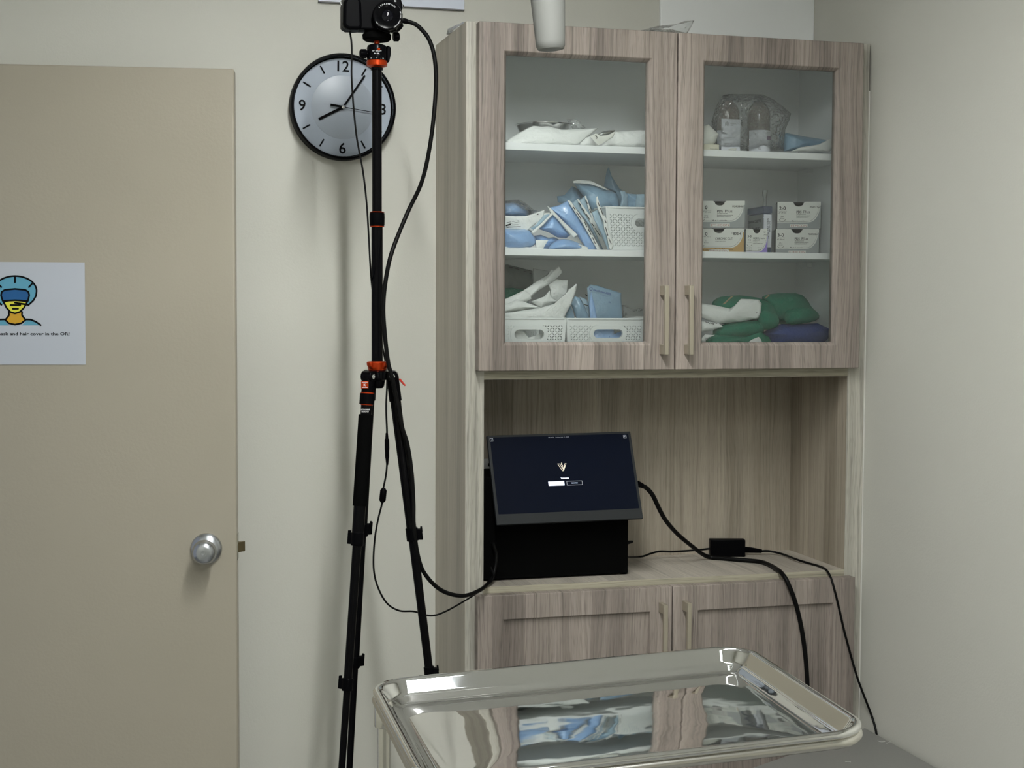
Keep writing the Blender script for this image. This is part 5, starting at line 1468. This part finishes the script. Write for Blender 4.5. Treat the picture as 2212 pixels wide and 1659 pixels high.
put_text(g, 'BRITTON', frame((e0.x+0.0175, 0.1638, zl-0.042), (0, 0, 1), (-1, 0, 0)), 0.003, 0.025)
put_text(g, '2', frame((e0.x+0.012, 0.1638, zl-0.058), (1, 0, 0), (0, 0, 1)), 0.005, bold=0.02)
obj('printed_text', g, M_ink, lbf)
t0, t1 = P(1480+1000/5.82, 380+372/5.82, 0.22), P(1480+998/5.82, 380+178/5.82, 0.22)
tb = obj('clear_tube', G().lathe([(0.0045, 0), (0.0045, (t1.z-zt_)*0.62), (0.0058, (t1.z-zt_)*0.66), (0.0066, t1.z-zt_-0.001), (0.0060, t1.z-zt_), (0.0053, t1.z-zt_-0.003), (0.004, (t1.z-zt_)*0.64), (0.0038, 0.001)], T(t0.x, 0.22, zt_), 20, cap=False), M_film, smooth=True)
tag(tb, 'clear plastic tube standing on the blue plastic case', 'tube')

# --- cabinet floor, right: towels, cloth, pouches
GT = 'rolled towel packs on the cabinet floor'
t1_ = soft('towel_pack', Z7([(385, 470), (460, 412), (560, 396), (740, 390), (930, 425), (1060, 490), (1100, 580), (1130, 680), (1090, 745), (960, 775), (860, 720), (500, 720), (395, 600)]), 0.12, 0.10, M_green, 'left green towel pack with a tan tape, behind the white pouch', 'towel', GT, wr=0.006, ws=22, seed=51, power=3, round_=1)
rim, sw = blob(Z7([(490, 500), (560, 440), (600, 402), (625, 402), (560, 460), (520, 510)]), 0.083, 0.003)
obj('tan_tape', sw, M_tape, t1_)
t2_ = soft('towel_pack', Z7([(915, 415), (1000, 378), (1150, 366), (1350, 370), (1430, 440), (1480, 530), (1565, 600), (1540, 660), (1430, 690), (1200, 720), (1090, 690), (1000, 560)]), 0.15, 0.10, M_green, 'right green towel pack rolled up on the navy cloth', 'towel', GT, wr=0.006, ws=22, seed=52, power=3, round_=1)
rim, sw = blob(Z7([(960, 425), (1000, 388), (1020, 388), (980, 428)]), 0.128, 0.003)
obj('tan_tape', sw, M_tape, t2_)
# fold of the right pack
soft('front_fold', Z7([(1190, 555), (1330, 520), (1475, 525), (1565, 600), (1545, 660), (1430, 692), (1210, 716), (1170, 640)]), 0.092, 0.035, M_green, None, parent=t2_, wr=0.005, seed=56, round_=1)
soft('front_fold', Z7([(930, 555), (1010, 560), (1095, 590), (1132, 680), (1090, 745), (965, 775), (900, 720), (880, 640)]), 0.062, 0.03, M_green, None, parent=t1_, wr=0.005, seed=57, round_=1)
soft('green_towel', Z7([(400, 760), (560, 690), (780, 668), (925, 672), (975, 740), (940, 820), (720, 865), (520, 870), (400, 840)]), 0.065, 0.06, M_green, 'flat folded green towel under the white pouches, upper layer', 'towel', wr=0.005, seed=53, round_=1)
soft('green_towel', Z7([(310, 900), (390, 815), (560, 815), (760, 835), (920, 790), (1010, 845), (1040, 900), (1035, 940), (320, 940)]), 0.06, 0.07, M_green, 'flat folded green towel at the very bottom of the pile', 'towel', wr=0.005, seed=54, zmin=S0)
soft('navy_cloth', Z7([(930, 800), (1040, 745), (1140, 705), (1340, 700), (1540, 695), (1680, 760), (1692, 830), (1620, 890), (1600, 960), (1030, 960), (990, 850)]), 0.11, 0.09, M_navy, 'navy blue folded cloth under the right green towel pack', 'cloth', wr=0.006, seed=55, ws=18, zmin=S0)
wp = soft('steriliser_pouch', Z7([(190, 470), (275, 475), (430, 500), (590, 535), (640, 500), (705, 430), (800, 432), (900, 440), (932, 480), (920, 580), (895, 642), (700, 680), (450, 697), (330, 660), (190, 600)]), 0.05, 0.03, M_pouch, 'large white pouch with a raised square end lying over the green towels', 'pouch', PG, wr=0.006, seed=58, center=Z7([(560, 600)])[0])
ink(wp, 'printed_mark', [[Z7([p_])[0] for p_ in ((862, 585), (888, 572), (876, 590))]], 0.028, M_greyink)
wq = soft('steriliser_pouch', Z7([(190, 670), (390, 682), (460, 690), (515, 735), (460, 752), (400, 770), (275, 792), (190, 790)]), 0.04, 0.016, M_pouch, 'white pouch end with handwriting below the large white pouch', 'pouch', PG, wr=0.003, seed=59)
ink(wq, 'handwriting', [dash(*Z7([(a, b)])[0], *Z7([(c, d)])[0], 1.2) for a, b, c, d in ((320, 680, 350, 690), (350, 682, 372, 700), (375, 686, 400, 705), (400, 690, 412, 708), (412, 690, 450, 696))], 0.030)
soft('steriliser_pouch', Z7([(200, 900), (275, 860), (318, 815), (370, 822), (425, 822), (330, 872), (322, 905)]), 0.03, 0.01, M_pouch, 'small white pouch corner at the bottom left beside the door stile', 'pouch', PG, wr=0.003, seed=60)
soft('steriliser_pouch', Z7([(760, 920), (830, 870), (900, 843), (925, 870), (945, 930)]), 0.022, 0.006, M_pouch, 'white pouch tip in front of the lowest green towel', 'pouch', PG, wr=0.002, seed=61, zmin=S0)

# --- film scraps on top of the cabinet
soft('plastic_film', [(964, 76), (967, 62), (985, 54), (1000, 47.5), (1006, 47), (1004, 60), (990, 80)], 0.16, 0.05, M_film, 'clear film scrap on top of the cabinet at its left end', 'film', wr=0.006, zmin=ZT)
soft('plastic_film', [(1382, 66), (1420, 56), (1460, 52), (1478, 45.5), (1500, 44), (1492, 60), (1485, 72), (1430, 70)], 0.02, 0.04, M_film, 'clear film on top of the cabinet over the gap of the glass doors', 'film', wr=0.006, zmin=ZT)
